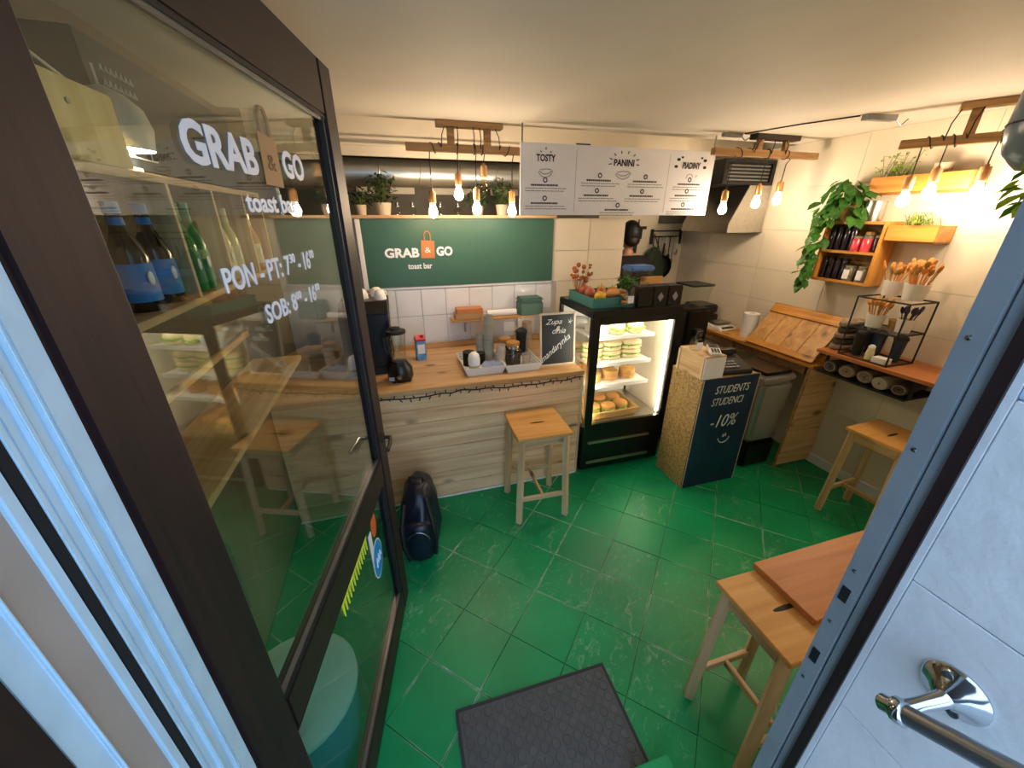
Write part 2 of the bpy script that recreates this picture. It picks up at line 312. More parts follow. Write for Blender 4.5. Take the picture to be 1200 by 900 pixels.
def skinmesh(name, verts, edges, rad, mat, parent=None, sub=2, root=0):
    me = bpy.data.meshes.new(name); me.from_pydata(verts, edges, [])
    o = bpy.data.objects.new(name, me); COL.objects.link(o)
    o.modifiers.new('s', 'SKIN'); o.modifiers.new('u', 'SUBSURF').levels = sub
    for i, d in enumerate(me.skin_vertices[0].data):
        r = rad[i]; d.radius = (r, r) if not isinstance(r, tuple) else r; d.use_root = (i == root)
    dg = bpy.context.evaluated_depsgraph_get(); m2 = bpy.data.meshes.new_from_object(o.evaluated_get(dg))
    bpy.data.objects.remove(o); m2.name = name; m2.materials.clear(); m2.materials.append(M[mat])
    m2.polygons.foreach_set('use_smooth', [True] * len(m2.polygons))
    o = bpy.data.objects.new(name, m2); COL.objects.link(o)
    if parent: o.parent = parent
    return o

# ================================================================== THE SETTING
RX, LX, BY, CZ = 3.3, -0.82, 3.3, 2.5       # right wall, left wall, back wall, ceiling
fl = struct(Bx('floor', 'floorbase', LX - 0.1, RX + 0.1, 0.3, 4.15, -0.12, -0.005))
TS = 0.29; HS = 0.1444; c45 = math.sqrt(0.5)
def clip(poly, x0, x1, y0, y1):
    for ax, lim, sg in ((0, x0, 1), (0, x1, -1), (1, y0, 1), (1, y1, -1)):
        out = []
        for i in range(len(poly)):
            a, b = poly[i], poly[(i + 1) % len(poly)]
            da, db = sg * (a[ax] - lim), sg * (b[ax] - lim)
            if da >= 0: out.append(a)
            if (da >= 0) != (db >= 0):
                t = da / (da - db); out.append((a[0] + t * (b[0] - a[0]), a[1] + t * (b[1] - a[1])))
        poly = out
        if len(poly) < 3: return []
    return poly
b = MB(); b.frus((-HS, HS, -HS, HS), (-HS + 0.0016, HS - 0.0016, -HS + 0.0016, HS - 0.0016), -0.012, 0); full = None
for i in range(-20, 30):
    for j in range(-30, 20):
        u = 1.42 + TS * (i + 0.5); v = -0.615 + TS * (j + 0.5)
        cx, cy = (u + v) * c45, (u - v) * c45
        if not (LX - 0.2 < cx < RX + 0.2 and 0.1 < cy < 2.7): continue
        sq = [(cx + HS * (a + bb) * c45, cy + HS * (a - bb) * c45) for a, bb in ((-1, -1), (1, -1), (1, 1), (-1, 1))]
        pl = clip(sq, LX + 0.01, RX - 0.01, 0.33, 2.46)
        if len(pl) < 3: continue
        area = abs(sum(p[0] * q[1] - q[0] * p[1] for p, q in zip(pl, pl[1:] + pl[:1]))) / 2
        if area < 0.004: continue
        rot = (0, 0, PI / 4)
        dz = random.uniform(-0.0008, 0.0008)
        if area > 0.0815:
            if full is None: full = b.build('tile', 'floor', fl)
            t = full if full.location.length < 1e-6 else inst(full, fl, (0, 0, 0))
            t.location = (cx, cy, dz); t.rotation_euler = (dz * 1.5, -dz, PI / 4)
        else:
            loc = [((p[0] - cx) * c45 + (p[1] - cy) * c45, -(p[0] - cx) * c45 + (p[1] - cy) * c45) for p in pl]
            t = MB().prism(loc, -0.012, 0, axis=2).build('tile', 'floor', fl); t.location = (cx, cy, dz); t.rotation_euler = rot
# ceiling: low front part, small step up at the back
struct(MB().box(LX - 0.1, RX + 0.1, 0.3, 2.85, CZ, CZ + 0.16).box(LX - 0.1, RX + 0.1, 2.85, 4.2, 2.62, 2.66).build('ceiling', 'ceiling'))
# back wall, with a niche above it, white tiles low and cream tiles to the right
wb = struct(Bx('wall_back', 'palegrout', LX, 2.04, BY, BY + 0.1, 0, 1.945))
tw = Bx('tile', 'whitetile', -0.0995, 0.0995, 0, 0.012, -0.1215, 0.1215, wb, 0.003); first = True
for r_ in range(2):
    for c_ in range(11):
        p = (LX + 0.105 + c_ * 0.202, BY - 0.012, 1.0645 + r_ * 0.246)
        if p[0] > 1.31: continue
        if first: tw.location = p; first = False
        else: inst(tw, wb, p)
tc_ = Bx('tile', 'creamtile', -0.174, 0.174, 0, 0.012, -0.129, 0.129, wb, 0.002); first = True
for r_ in range(4):
    for c_ in range(2):
        p = (1.52 + c_ * 0.351, BY - 0.012, 1.03 + r_ * 0.261)
        if first: tc_.location = p; first = False
        else: inst(tc_, wb, p)
struct(MB().box(LX, 1.34, BY - 0.005, BY + 0.03, 1.0 - 0.1, 0.9).build('trim_1', 'worktop')) if False else None
struct(MB().box(LX, RX, BY, BY + 0.03, 2.352, 2.62).box(LX, RX, BY - 0.018, BY, 2.452, 2.470).box(LX, RX, BY - 0.03, BY, 2.412, 2.428).build('trim_2', 'cream', bevel=0.003))
nb = struct(Bx('wall_niche', 'darkgrey', LX, 2.04, 3.78, 3.86, 1.9, 2.62))
for x0, x1 in ((-0.22, -0.08), (0.05, 0.25), (0.40, 0.78), (0.92, 1.18)):
    Bx('panel', 'nichewhite', x0, x1, 3.765, 3.785, 2.135, 2.235, nb, 0.002)
struct(Bx('trim_3', 'pine', LX, 1.36, BY - 0.05, 3.78, 1.945, 1.967))       # shelf board of the niche
# kitchen behind, left wall, right wall
struct(Bx('wall_kitchen', 'cream', 1.1, RX, 4.05, 4.13, 0, 2.62)); struct(Bx('wall_partition', 'cream', 1.06, 1.14, 3.41, 4.05, 0, 1.93))
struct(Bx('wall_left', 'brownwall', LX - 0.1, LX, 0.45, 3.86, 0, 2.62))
wr = struct(Bx('wall_right', 'grout', RX + 0.008, RX + 0.1, 0.3, 4.1, -0.02, 2.62))
proto = None
ys = [0.32, 0.98, 1.64, 2.30, 2.96, 3.62, 4.05]
zs = [0.0, 0.50, 0.93, 1.24, 1.515, 1.85, 2.18, 2.50]
for a, b_ in zip(ys, ys[1:]):
    for c_, d_ in zip(zs, zs[1:]):
        Bx('tile', 'creamtile', RX, RX + 0.011, a + 0.0008, b_ - 0.0008, c_ + 0.0008, d_ - 0.0008, wr, 0.001)
struct(Bx('baseboard_right', 'bluewhite', RX - 0.018, RX, 0.32, 1.98, 0, 0.075))
# front wall (the camera stands in the doorway, between its two reveals)
struct(MB().box(0.762, RX + 0.1, 0.1, 0.318, -0.02, 2.66).box(LX - 0.1, -0.388, 0.28, 0.56, -0.02, 2.66).box(-0.388, 0.762, 0.26, 0.46, 2.42, 2.66).build('wall_front', 'cream'))
we = struct(Bx('wall_entrance', 'grout', 0.762, 0.86, -0.9, 0.244, -0.4, 2.9))
zz = [-0.4, 0.05, 0.39, 0.73, 1.07, 1.41, 1.735, 2.08, 2.42, 2.9]
for a, b_ in zip(zz, zz[1:]):
    for y0, y1 in ((-0.9, -0.36), (-0.36, 0.2425)):
        Bx('tile', 'etched' if a > 1.7 else 'bluewhite', 0.75, 0.763, y0 + 0.001, y1 - 0.001, a + 0.001, b_ - 0.001, we, 0.0015)
struct(Bx('trim_4', 'bluewhite', 0.748, 0.77, 0.2425, 0.2515, -0.02, 2.42))
struct(Bx('trim_5', 'darkwood', 0.742, 0.765, 0.2515, 0.269, -0.02, 2.42))
jr = struct(MB().box(0.75, 0.77, 0.269, 0.286, -0.02, 2.42).box(0.742, 0.77, 0.289, 0.318, -0.02, 2.42).box(0.756, 0.77, 0.286, 0.289, -0.02, 2.42).build('trim_6', 'jamb'))
for z0, z1 in ((1.285, 1.318), (1.105, 1.140)): Bx('strike_plate', 'blackm', 0.7405, 0.744, 0.298, 0.312, z0, z1, jr)
for z0 in (1.225, 1.36, 1.05, 1.62, 1.80): MB().lathe([(0.004, -0.001), (0.004, 0.0015), (0.0, 0.002)], n=8, T=Matrix.Translation((0.742, 0.306, z0)) @ Matrix.Rotation(-PI / 2, 4, 'Y')).build('screw', 'chrome', jr)
# left reveal: profiled door frame, black strip for gap shade, white frame, beige strip, white frame, dark shutter post
q9 = Matrix.Diagonal((0.88, 0.88, 1, 1))
def lb(b, *a): b.box(*a, q9); return b
t7 = lb(MB(), -0.43, -0.404, 0.467, 0.562, -0.02, 2.6)
for y0, y1, x in ((0.469, 0.478, -0.400), (0.481, 0.492, -0.4025), (0.496, 0.503, -0.398), (0.506, 0.520, -0.402), (0.523, 0.528, -0.398), (0.532, 0.5665, -0.4005)): lb(t7, -0.42, x, y0, y1, -0.02, 2.6)
struct(t7.build('trim_7', 'frame', bevel=0.0012))
struct(lb(MB(), -0.43, -0.4008, 0.454, 0.468, -0.02, 2.6).build('trim_8', 'gapshade'))  # flush matt black strip paints the shade of an open gap
struct(lb(MB(), -0.43, -0.400, 0.435, 0.454, -0.02, 2.6).build('trim_9', 'frame', bevel=0.003))
struct(lb(MB(), -0.43, -0.404, 0.389, 0.435, -0.02, 2.6).build('trim_10', 'beige'))
struct(lb(lb(MB(), -0.43, -0.402, 0.351, 0.389, -0.02, 2.6), -0.405, -0.398, 0.383, 0.389, -0.02, 2.6).build('trim_11', 'frame', bevel=0.002))
struct(lb(lb(lb(MB(), -0.44, -0.398, 0.20, 0.351, -0.02, 2.6), -0.40, -0.394, 0.23, 0.30, -0.02, 2.6), -0.5, -0.42, -0.6, 0.2, -0.02, 2.6).build('trim_12', 'darkwood', bevel=0.004))
struct(Bx('pavement', 'pave', -6, 7, -8, 0.3, -0.22, -0.12))
tag(MB().box(0.63, 0.78, 0.36, 0.575, 0, 0.10).build('door_step', 'greenstep', bevel=0.004), 'small green painted step in front of the rubber mat', 'step')

# ------------------------------------------------------------------ door, open inwards
A = R(11.5)
dr = setting('door_1', (-0.349, 0.501, 0), PI / 2 - A)
DT = 0.046; DW = 1.135
Bx('stile', 'darkwood', 0, 0.115, 0, DT, 0.03, 2.385, dr, 0.006)
Bx('stile', 'darkwood', DW - 0.105, DW, 0, DT, 0.03, 2.385, dr, 0.006)
Bx('top_rail', 'darkwoodx', 0.115, DW - 0.105, 0.002, DT, 2.235, 2.385, dr, 0.005)
Bx('middle_rail', 'darkwoodx', 0.115, DW - 0.105, 0.002, DT, 0.87, 0.985, dr, 0.005)
Bx('bottom_rail', 'darkwoodx', 0.115, DW - 0.105, 0.002, DT, 0.03, 0.17, dr, 0.005)
for z0, z1 in ((0.985, 2.235), (0.17, 0.87)):
    x0, x1 = 0.115, DW - 0.105
    Bx('pane', 'pane', x0 + 0.004, x1 - 0.004, 0.020, 0.026, z0 + 0.004, z1 - 0.004, dr)
    MB().box(x0, x1, 0.008, 0.020, z0, z0 + 0.016).box(x0, x1, 0.008, 0.020, z1 - 0.016, z1).box(x0, x0 + 0.006, 0.008, 0.02, z0 + 0.016, z1 - 0.016).box(x1 - 0.014, x1, 0.008, 0.02, z0 + 0.016, z1 - 0.016).build('glazing_bead', 'steel', dr, 0.002)
    MB().box(x0, x1, 0.004, 0.008, z0, z0 + 0.007).box(x1 - 0.022, x1 - 0.014, 0.006, 0.02, z0, z1).box(x0, x1, 0.004, 0.008, z1 - 0.007, z1).build('gasket', 'blackm', dr)
gy = 0.0185
text('lettering', 'GRAB', 0.1, 'vinyl', dr, (0.335, gy, 2.035), off=0.03, width=0.232, height=0.068)
text('lettering', 'GO', 0.1, 'vinyl', dr, (0.692, gy, 2.043), off=0.03, width=0.122, height=0.062)
text('lettering', 'toast bar', 0.06, 'vinyl', dr, (0.485, gy, 1.962), off=0.025, width=0.24, height=0.040)
text('lettering', 'PON - PT: 7', 0.06, 'vinyl', dr, (0.338, gy, 1.822), off=0.02, width=0.275, height=0.046)
text('lettering', '30', 0.03, 'vinyl', dr, (0.618, gy, 1.846), off=0.02, width=0.030, height=0.022)
text('lettering', '- 16', 0.06, 'vinyl', dr, (0.660, gy, 1.822), off=0.02, width=0.078, height=0.046)
text('lettering', '00', 0.03, 'vinyl', dr, (0.742, gy, 1.846), off=0.02, width=0.030, height=0.022)
text('lettering', 'SOB: 8', 0.06, 'vinyl', dr, (0.452, gy, 1.735), off=0.02, width=0.155, height=0.042)
text('lettering', '00', 0.03, 'vinyl', dr, (0.611, gy, 1.757), off=0.02, width=0.03, height=0.02)
text('lettering', '- 16', 0.06, 'vinyl', dr, (0.655, gy, 1.735), off=0.02, width=0.078, height=0.042)
text('lettering', '00', 0.03, 'vinyl', dr, (0.738, gy, 1.757), off=0.02, width=0.03, height=0.02)
def bag_mark(par, x, z, w, h, y, mat1='kraft', t=0.001):
    bg_ = MB().prism([(x, z), (x + w * 0.96, z - h * 0.02), (x + w, z + h * 0.93), (x + w * 0.1, z + h)], y - t, y).build('bag_emblem', mat1, par)
    MB().tube([(x + w * 0.3, y - t, z + h * 0.97), (x + w * 0.30, y - t, z + h * 1.3), (x + w * 0.42, y - t, z + h * 1.45), (x + w * 0.62, y - t, z + h * 1.45), (x + w * 0.72, y - t, z + h * 1.3), (x + w * 0.72, y - t, z + h * 0.95)], w * 0.05, 6).build('handle', mat1, bg_)
    return text('ampersand', '&', h * 0.5, 'brownmark' if mat1 == 'kraft' else 'chalk', bg_, (x + w * 0.28, y - t * 1.5, z + h * 0.30), width=w * 0.42, height=h * 0.3)
bag_mark(dr, 0.588, 2.018, 0.088, 0.105, gy)
MB().ell((0.845, gy, 0.79), (0.035, 0.001, 0.06)).build('sticker', 'orange', dr)
MB().ell((0.83, gy, 0.62), (0.066, 0.001, 0.095), 20).build('sticker', 'vinyl', dr)
MB().ell((0.83, gy - 0.001, 0.62), (0.060, 0.001, 0.088), 20).build('sticker', 'blue', dr)
strokes('scribble', [[(0.80, 0.60), (0.81, 0.64), (0.82, 0.605), (0.83, 0.645), (0.84, 0.60), (0.855, 0.64), (0.865, 0.61)]], 0.003, 'vinyl', dr, (0, gy - 0.003, 0))
Bx('sticker', 'vinyl', 0.765, 0.80, gy - 0.001, gy, 0.62, 0.80, dr)
sc_ = []
x = 0.45
while x < 0.735:
    sc_ += [[(x, 0.855), (x + 0.010, 0.775), (x + 0.016, 0.835)], [(x + 0.004, 0.82), (x + 0.018, 0.83)]]; x += 0.0225
strokes('neon_writing', sc_, 0.0028, 'neon', dr, (0, gy - 0.002, 0))
MB().tube([(1.085, 0.0, 1.06), (1.085, -0.035, 1.06), (1.04, -0.045, 1.058), (0.985, -0.045, 1.055)], 0.009, 10).lathe([(0.024, -0.004), (0.024, 0.004), (0, 0.005)], (0, 0, 0), 14, Matrix.Translation((1.085, -0.003, 1.06)) @ Matrix.Rotation(PI / 2, 4, 'X')).build('door_handle', 'darkbeam', dr, smooth=True)
MB().tube([(1.085, DT, 1.06), (1.085, DT + 0.05, 1.06), (1.09, DT + 0.055, 1.06), (0.98, DT + 0.06, 1.055)], 0.009, 10).build('door_handle', 'chrome', dr, smooth=True)
for z in (): MB().lathe([(0.009, 0), (0.009, 0.09), (0, 0.092)], (-0.004, 0.0, z), 10).build('hinge', 'steel', dr)

# ================================================================== COUNTER
ct = thing('counter', 'service counter clad in horizontal knotty pale pine planks', 'counter', (0, 2.39, 0))
Bx('body', 'piney', LX + 0.01, 1.25, 0.024, 0.80, 0.0, 0.875, ct)
z = 0.012
for i in range(8):
    h = 0.1075
    Bx('plank', 'plank', LX + 0.01, 1.262, random.uniform(0, 0.003), 0.024, z + 0.001, z + h - 0.0015, ct, 0.003); z += h
Bx('corner_post', 'pinez', 1.25, 1.272, 0.0, 0.80, 0.0, 0.875, ct, 0.002)
Bx('sealant_strip', 'white', LX + 0.01, 1.25, -0.006, 0.004, 0.0, 0.012, ct)
wt = tag(MB().box(LX + 0.01, 1.275, 2.384, 3.27, 0.876, 0.91).box(LX + 0.01, 1.275, 3.245, 3.268, 0.91, 0.955).build('worktop', 'worktop', bevel=0.004), 'honey coloured wooden worktop lying on the plank counter', 'worktop')
fy = 2.383
pts = [(-0.25, 0.868), (-0.15, 0.872), (-0.02, 0.862), (0.117, 0.86), (0.21, 0.872), (0.288, 0.866), (0.347, 0.88), (0.45, 0.868), (0.555, 0.872), (0.66, 0.856), (0.773, 0.862), (0.90, 0.853), (1.033, 0.864), (1.13, 0.858), (1.223, 0.872), (1.262, 0.868)]
fn = thing('fairy_lights', 'dark string of unlit fairy lights along the counter front edge', 'string lights', (0, fy, 0.868))
MB().tube([(p[0], random.uniform(0, 0.006) + 0.002, p[1] - 0.876) for p in pts], 0.0045, 5).build('wire', 'cord', fn)
fb = None
for i in range(44):
    x = -0.23 + i * 0.034
    k = [q for q in range(len(pts) - 1) if pts[q][0] <= x <= pts[q + 1][0]]
    if not k: continue
    p, q = pts[k[0]], pts[k[0] + 1]; zc = p[1] + (q[1] - p[1]) * (x - p[0]) / (q[0] - p[0]) - 0.876
    if fb is None: fb = MB().tube([(0, 0, 0), (0, 0, 0.022), (0, 0, 0.03)], [0.0025, 0.0045, 0.001], 5).build('tiny_bulb', 'cord', fn); fb.location = (x, 0, zc)
    else: inst(fb, fn, (x, 0, zc), (random.uniform(-0.6, 0.2), random.uniform(-0.7, 0.7) + (PI if i % 2 else 0), 0))

# green board
gb = thing('wall_board', 'dark green shop sign board above the white tiles', 'sign', (0, BY - 0.014, 0))
Bx('panel', 'green', -0.2, 1.345, -0.016, 0.012, 1.435, 1.94, gb, 0.002)
Bx('edge_strip', 'white', -0.235, -0.2, -0.018, 0.012, 1.42, 1.94, gb, 0.002)
Bx('edge_strip', 'white', -0.2, 1.345, -0.008, 0.012, 1.415, 1.435, gb, 0.002)
text('lettering', 'GRAB', 0.1, 'vinyl', gb, (-0.052, -0.018, 1.665), off=0.04, width=0.262, height=0.072)
text('lettering', 'GO', 0.1, 'vinyl', gb, (0.345, -0.018, 1.672), off=0.04, width=0.128, height=0.072)
bag_mark(gb, 0.222, 1.655, 0.112, 0.135, -0.017, 'kraftd', 0.002)
text('lettering', 'toast bar', 0.06, 'vinyl', gb, (0.115, -0.018, 1.575), off=0.025, width=0.19, height=0.045)

# menu board hung on chains
mx0, mx1, mz0, mz1, mY = 0.868, 2.388, 1.966, 2.394, 2.72
mb = thing('menu_board', 'wide white printed menu board hanging on chains from the ceiling', 'menu', (0, mY, mz0))
for i in range(3):
    w = (mx1 - mx0) / 3
    Bx('panel', 'paper', mx0, mx1, 0, 0.012, 0, mz1 - mz0, mb, 0.001) if i == 0 else None
for x in (mx0 + 0.012, mx1 - 0.02):
    b = MB(); b.tube([(x, 0.004, mz1 - mz0 - 0.02), (x, 0.004, CZ - mz0)], 0.0018, 5)
    for k in range(8): b.lathe([(0.0045, -0.007), (0.006, 0), (0.0045, 0.007)], (x, 0.004, mz1 - mz0 - 0.0 + k * 0.0135), 6)
    b.build('chain', 'steel', mb)
Bx('cable_hook', 'cord', 1.26, 1.36, 0.0, 0.012, mz1 - mz0, mz1 - mz0 + 0.008, mb)
def px2m(px, py): return mx0 + (px - 611) / (837 - 611) * (mx1 - mx0), (252 - py) / (252 - 166) * (mz1 - mz0)
def head(t, cx, cz, w, h): text('heading', t, 0.06, 'ink', mb, (mx0 + cx, -0.0012, cz), off=0.03, ax='CENTER', width=w, height=h)
head('TOSTY', 0.175, 0.325, 0.135, 0.042); head('PANINI', 0.76, 0.315, 0.16, 0.042); head('PIADINY', 1.32, 0.315, 0.155, 0.042)
def rays(cx, cz, rx, rz, a0, a1, n, r=0.003, skip=None):
    ls = []
    for i in range(n):
        a = R(a0 + (a1 - a0) * i / (n - 1)); ls.append([(mx0 + cx + rx * math.cos(a), cz + rz * math.sin(a)), (mx0 + cx + rx * 1.22 * math.cos(a), cz + rz * 1.32 * math.sin(a))])
    return ls
strokes('rays', rays(0.175, 0.345, 0.04, 0.045, 40, 140, 3) + rays(0.76, 0.335, 0.10, 0.055, -10, 190, 8), 0.0035, 'ink', mb)
b = MB()
for (cx, cz, s) in ((-0.115, 0.035, 1), (-0.13, -0.01, 1), (0.115, 0.035, 1), (0.12, -0.01, 1), (-0.085, 0.05, 0.7), (0.085, 0.05, 0.7)): b.ell((mx0 + 1.32 + cx, -0.0005, 0.335 + cz), (0.016 * s, 0.0008, 0.010 * s), 8, 6)
b.build('leaf_prints', 'ink', mb)
# little drawings of a sandwich under each heading
def drawing(cx, cz, w):
    x = mx0 + cx
    return [[(x - w, cz), (x - w * 0.6, cz - 0.024), (x, cz - 0.033), (x + w * 0.7, cz - 0.02), (x + w, cz + 0.008)], [(x - w * 0.9, cz + 0.006), (x - w * 0.3, cz - 0.012), (x + w * 0.4, cz - 0.008), (x + w * 0.95, cz + 0.012)], [(x - w * 0.8, cz + 0.012), (x, cz + 0.018), (x + w * 0.8, cz + 0.016)]]
strokes('drawing', drawing(0.175, 0.262, 0.05) + drawing(0.76, 0.265, 0.06) + [[(mx0 + 1.29, 0.25), (mx0 + 1.30, 0.275), (mx0 + 1.33, 0.28), (mx0 + 1.35, 0.26)], [(mx0 + 1.37, 0.262), (mx0 + 1.385, 0.272)]], 0.0025, 'grey', mb)
dots = [(0.175, 0.215), (0.175, 0.105), (0.58, 0.252), (0.565, 0.158), (0.945, 0.252), (0.93, 0.158), (0.74, 0.066), (1.325, 0.242), (1.315, 0.166), (1.30, 0.074)]
b = MB(); g = MB()
for x, z in dots:
    b.lathe([(0.0095, 0), (0.0165, 0), (0.0165, 0.001), (0.0095, 0.001)], (0, 0, 0), 12, Matrix.Translation((mx0 + x, -0.0005, z)) @ Matrix.Rotation(PI / 2, 4, 'X'))
    wl = 0.2; q = -wl / 2
    while q < wl / 2 - 0.01:                      # one line of small bold print, too small to read
        e = min(wl / 2, q + random.uniform(0.006, 0.014)); b.box(mx0 + x + q, mx0 + x + e, -0.001, 0, z - 0.036, z - 0.025); q = e + 0.003
    for k in (0, 1):
        q = -0.14
        while q < 0.13:
            e = q + random.uniform(0.015, 0.04); g.box(mx0 + x + q, mx0 + x + e, -0.0008, 0, z - 0.052 - k * 0.016, z - 0.047 - k * 0.016); q = e + 0.004
b.build('small_print', 'ink', mb, kind='stuff'); g.build('fine_print', 'grey', mb, kind='stuff')
MB().box(mx0 + 0.395, mx0 + 0.397, -0.0006, 0, 0.02, 0.40).box(mx0 + 1.13, mx0 + 1.132, -0.0006, 0, 0.02, 0.40).build('dividing_line', 'grey', mb)

# ------------------------------------------------------------------ pendants
def pendant(name, label, loc, rz, board, posts, bar, lamps, bm_='beam', boardm='beam', bw=0.075, cords=True):
    t = thing(name, label, 'lamp', loc, rz, 'pendant lamps with bare bulbs')
    Bx('ceiling_board', boardm, board[0], board[1], -bw / 2, bw / 2, -0.032, 0, t, 0.002)
    for x in posts: Bx('post', bm_, x - 0.022, x + 0.022, -0.014, 0.014, bar[2] + 0.02, -0.032, t, 0.002)
    Bx('beam', bm_, bar[0], bar[1], -0.022, 0.022, bar[2] - 0.022, bar[2] + 0.022, t, 0.003)
    for x, zs, zb, on, xt in lamps:       # socket top z, bulb centre z
        p = [(xt, -0.03, -0.03), (xt + (x - xt) * 0.2, -0.04, bar[2] * 0.55)]
        for k in range(13):
            a = k * PI / 4; f = k / 12; p.append((xt + (x - xt) * (0.25 + 0.75 * f), -0.030 * math.cos(a), bar[2] + 0.030 * math.sin(a)))
        p += [(x, -0.03, bar[2] - 0.03), (x, -0.005, bar[2] - 0.06), (x, 0, zs + 0.0)]
        MB().tube(p, 0.0032, 6).build('cord', 'cord', t)
        sk = MB().lathe([(0, 0.012), (0.010, 0.012), (0.010, 0), (0.0225, 0), (0.0225, -0.066), (0.019, -0.07), (0, -0.07)], (x, 0, zs), 16).build('socket', 'socket' if boardm != 'darkbeam' else 'brass', t, smooth=True)
        q = zs - 0.066
        MB().lathe([(0.011, 0), (0.013, -0.008), (0.020, -0.026), (0.0275, -0.048), (0.0290, -0.062), (0.025, -0.078), (0.015, -0.089), (0, -0.093)], (x, 0, q), 14).build('bulb', ('bulb' if on == 1 else 'bulbw') if on else 'bulboff', sk, smooth=True)
    return t
pendant('pendant_lamp', 'wooden beam lamp with five bulbs in front of the green board', (0, 2.83, CZ), 0, (0.352, 0.774), (0.44, 0.676), (0.158, 1.19, -0.147),
        [(0.298, -0.395, 0, 1, 0.40), (0.475, -0.287, 0, 2, 0.48), (0.594, -0.375, 0, 1, 0.58), (0.648, -0.235, 0, 0, 0.62), (0.843, -0.385, 0, 2, 0.72)])
pendant('pendant_lamp', 'beam lamp with black ceiling board hanging before the steel hood', (0, 2.6, CZ), 0, (2.583, 2.985), (2.65, 2.894), (2.252, 3.222, -0.12),
        [(2.432, -0.37, 0, 2, 2.64), (2.737, -0.325, 0, 1, 2.75), (2.937, -0.30, 0, 2, 2.86)], 'beam', 'darkbeam')
pa = math.atan2(-0.38, 0.23)
p3 = pendant('pendant_lamp', 'beam lamp with three bulbs over the wall planters on the right', (2.86, 1.81, CZ), pa, (0.18, 0.52), (0.25,), (-0.01, 0.62, -0.17),
        [(0.088, -0.335, 0, 1, 0.19), (0.185, -0.30, 0, 2, 0.27), (0.366, -0.305, 0, 2, 0.40)])
tag(MB().box(-0.10, 0.10, -0.02, 0.02, -0.03, 0).tube([(0.10, 0, -0.012), (0.16, 0, -0.05), (0.22, 0.02, -0.012)], 0.004, 6).build('cable_box', 'steel', loc=(2.82, 1.95, CZ)), 'slim grey driver box with cable on the ceiling beside the planter lamp', 'cable box').rotation_euler = (0, 0, R(-8))
tag(MB().box(-0.08, 0.08, -0.015, 0.015, -0.022, 0).tube([(0.08, 0, -0.012), (0.12, 0, -0.04), (0.17, 0.0, -0.012)], 0.004, 6).build('cable_box', 'steel', loc=(2.42, 2.63, CZ)), 'slim grey driver box on the ceiling beside the black lamp board', 'cable box')
MBc = MB().tube([(2.5, 2.6, CZ - 0.004), (2.6, 2.25, CZ - 0.004), (2.72, 1.99, CZ - 0.004)], 0.004, 5)
tag(MBc.build('ceiling_cable', 'cord'), 'thin dark cable running across the ceiling between two lamps', 'cable')

# ------------------------------------------------------------------ niche: duct, plants, jars
du = MB().lathe([(0.096, 0), (0.094, 2.75)], n=24, T=Matrix.Translation((LX, 3.47, 2.262)) @ Matrix.Rotation(PI / 2, 4, 'Y'))
du = tag(du.build('duct', 'duct', smooth=True), 'round silver ventilation duct above the niche plants', 'duct')
for i in range(9):
    o = MB().lathe([(0.094, -0.006), (0.099, 0), (0.096, 0.006)], n=24, T=Matrix.Translation((LX + 0.2 + i * 0.3, 3.47, 2.262)) @ Matrix.Rotation(PI / 2 + 0.16, 4, 'Y')).build('seam', 'duct', du, smooth=True)
def bush(name, label, loc, h, w, n, mat, pot, potm, ls=0.03, group=None, droop=0.2, seed=1):
    rnd = random.Random(seed); t = thing(name, label, 'plant', loc, 0, group)
    MB().lathe([(0, 0), (pot[0] * 0.78, 0), (pot[0], pot[1]), (pot[0] * 0.92, pot[1]), (pot[0] * 0.9, pot[1] * 0.85), (0, pot[1] * 0.85)], n=18).build('pot', potm, t, smooth=True)
    st = MB(); lf = MB()
    for i in range(n):
        a = rnd.uniform(0, 2 * PI); rr = w * math.sqrt(rnd.random()); zz = pot[1] + h * rnd.random() * (1 - 0.3 * rr / w)
        tip = Vector((rr * math.cos(a), rr * math.sin(a) * 0.8, zz))
        if i % 3 == 0: st.tube([(0, 0, pot[1] * 0.8), (tip.x * 0.4, tip.y * 0.4, zz * 0.8), tip], 0.002, 4)
        leafgeo(lf, tip, ls * rnd.uniform(0.7, 1.3), rnd)
    st.build('stem', 'stem', t); lf.build('foliage', mat, t, smooth=True, kind='stuff'); return t
def leafgeo(mbx, p, s, rnd, q=None):
    q = q or (Quaternion((0, 0, 1), rnd.uniform(0, 2 * PI)) @ Quaternion((0, 1, 0), rnd.uniform(-0.6, 1.2)))
    pts = [(0, 0, 0), (0.35, 0.32, 0.06), (0.75, 0.28, 0.04), (1.1, 0, -0.10), (0.75, -0.28, 0.04), (0.35, -0.32, 0.06), (0.55, 0, -0.03)]
    vs = [p + q @ (Vector(v) * s) for v in pts]
    mbx.add(vs, [(0, 6, 1), (1, 6, 2), (2, 6, 3), (3, 6, 4), (4, 6, 5), (5, 6, 0)])
nz = 1.967
bush('potted_plant', 'dark bushy plant in a pale pot at the left end of the niche', (-0.18, 3.33, nz), 0.13, 0.08, 90, 'leafd', (0.042, 0.07), 'terracotta', 0.034, seed=2)
bush('potted_plant', 'tall dark leafy plant in a wider pale pot in the niche', (-0.02, 3.34, nz), 0.24, 0.11, 170, 'leafd', (0.062, 0.085), 'terracotta', 0.034, seed=3)
bush('potted_plant', 'green plant in a light pot at the right end of the niche', (0.91, 3.35, nz), 0.20, 0.10, 160, 'leafd', (0.05, 0.08), 'terracotta', 0.03, seed=4)
bush('potted_plant', 'dark hanging plant behind the unlit bulb in the niche', (0.71, 3.36, nz), 0.17, 0.10, 130, 'leafd', (0.05, 0.07), 'terracotta', 0.03, seed=5)
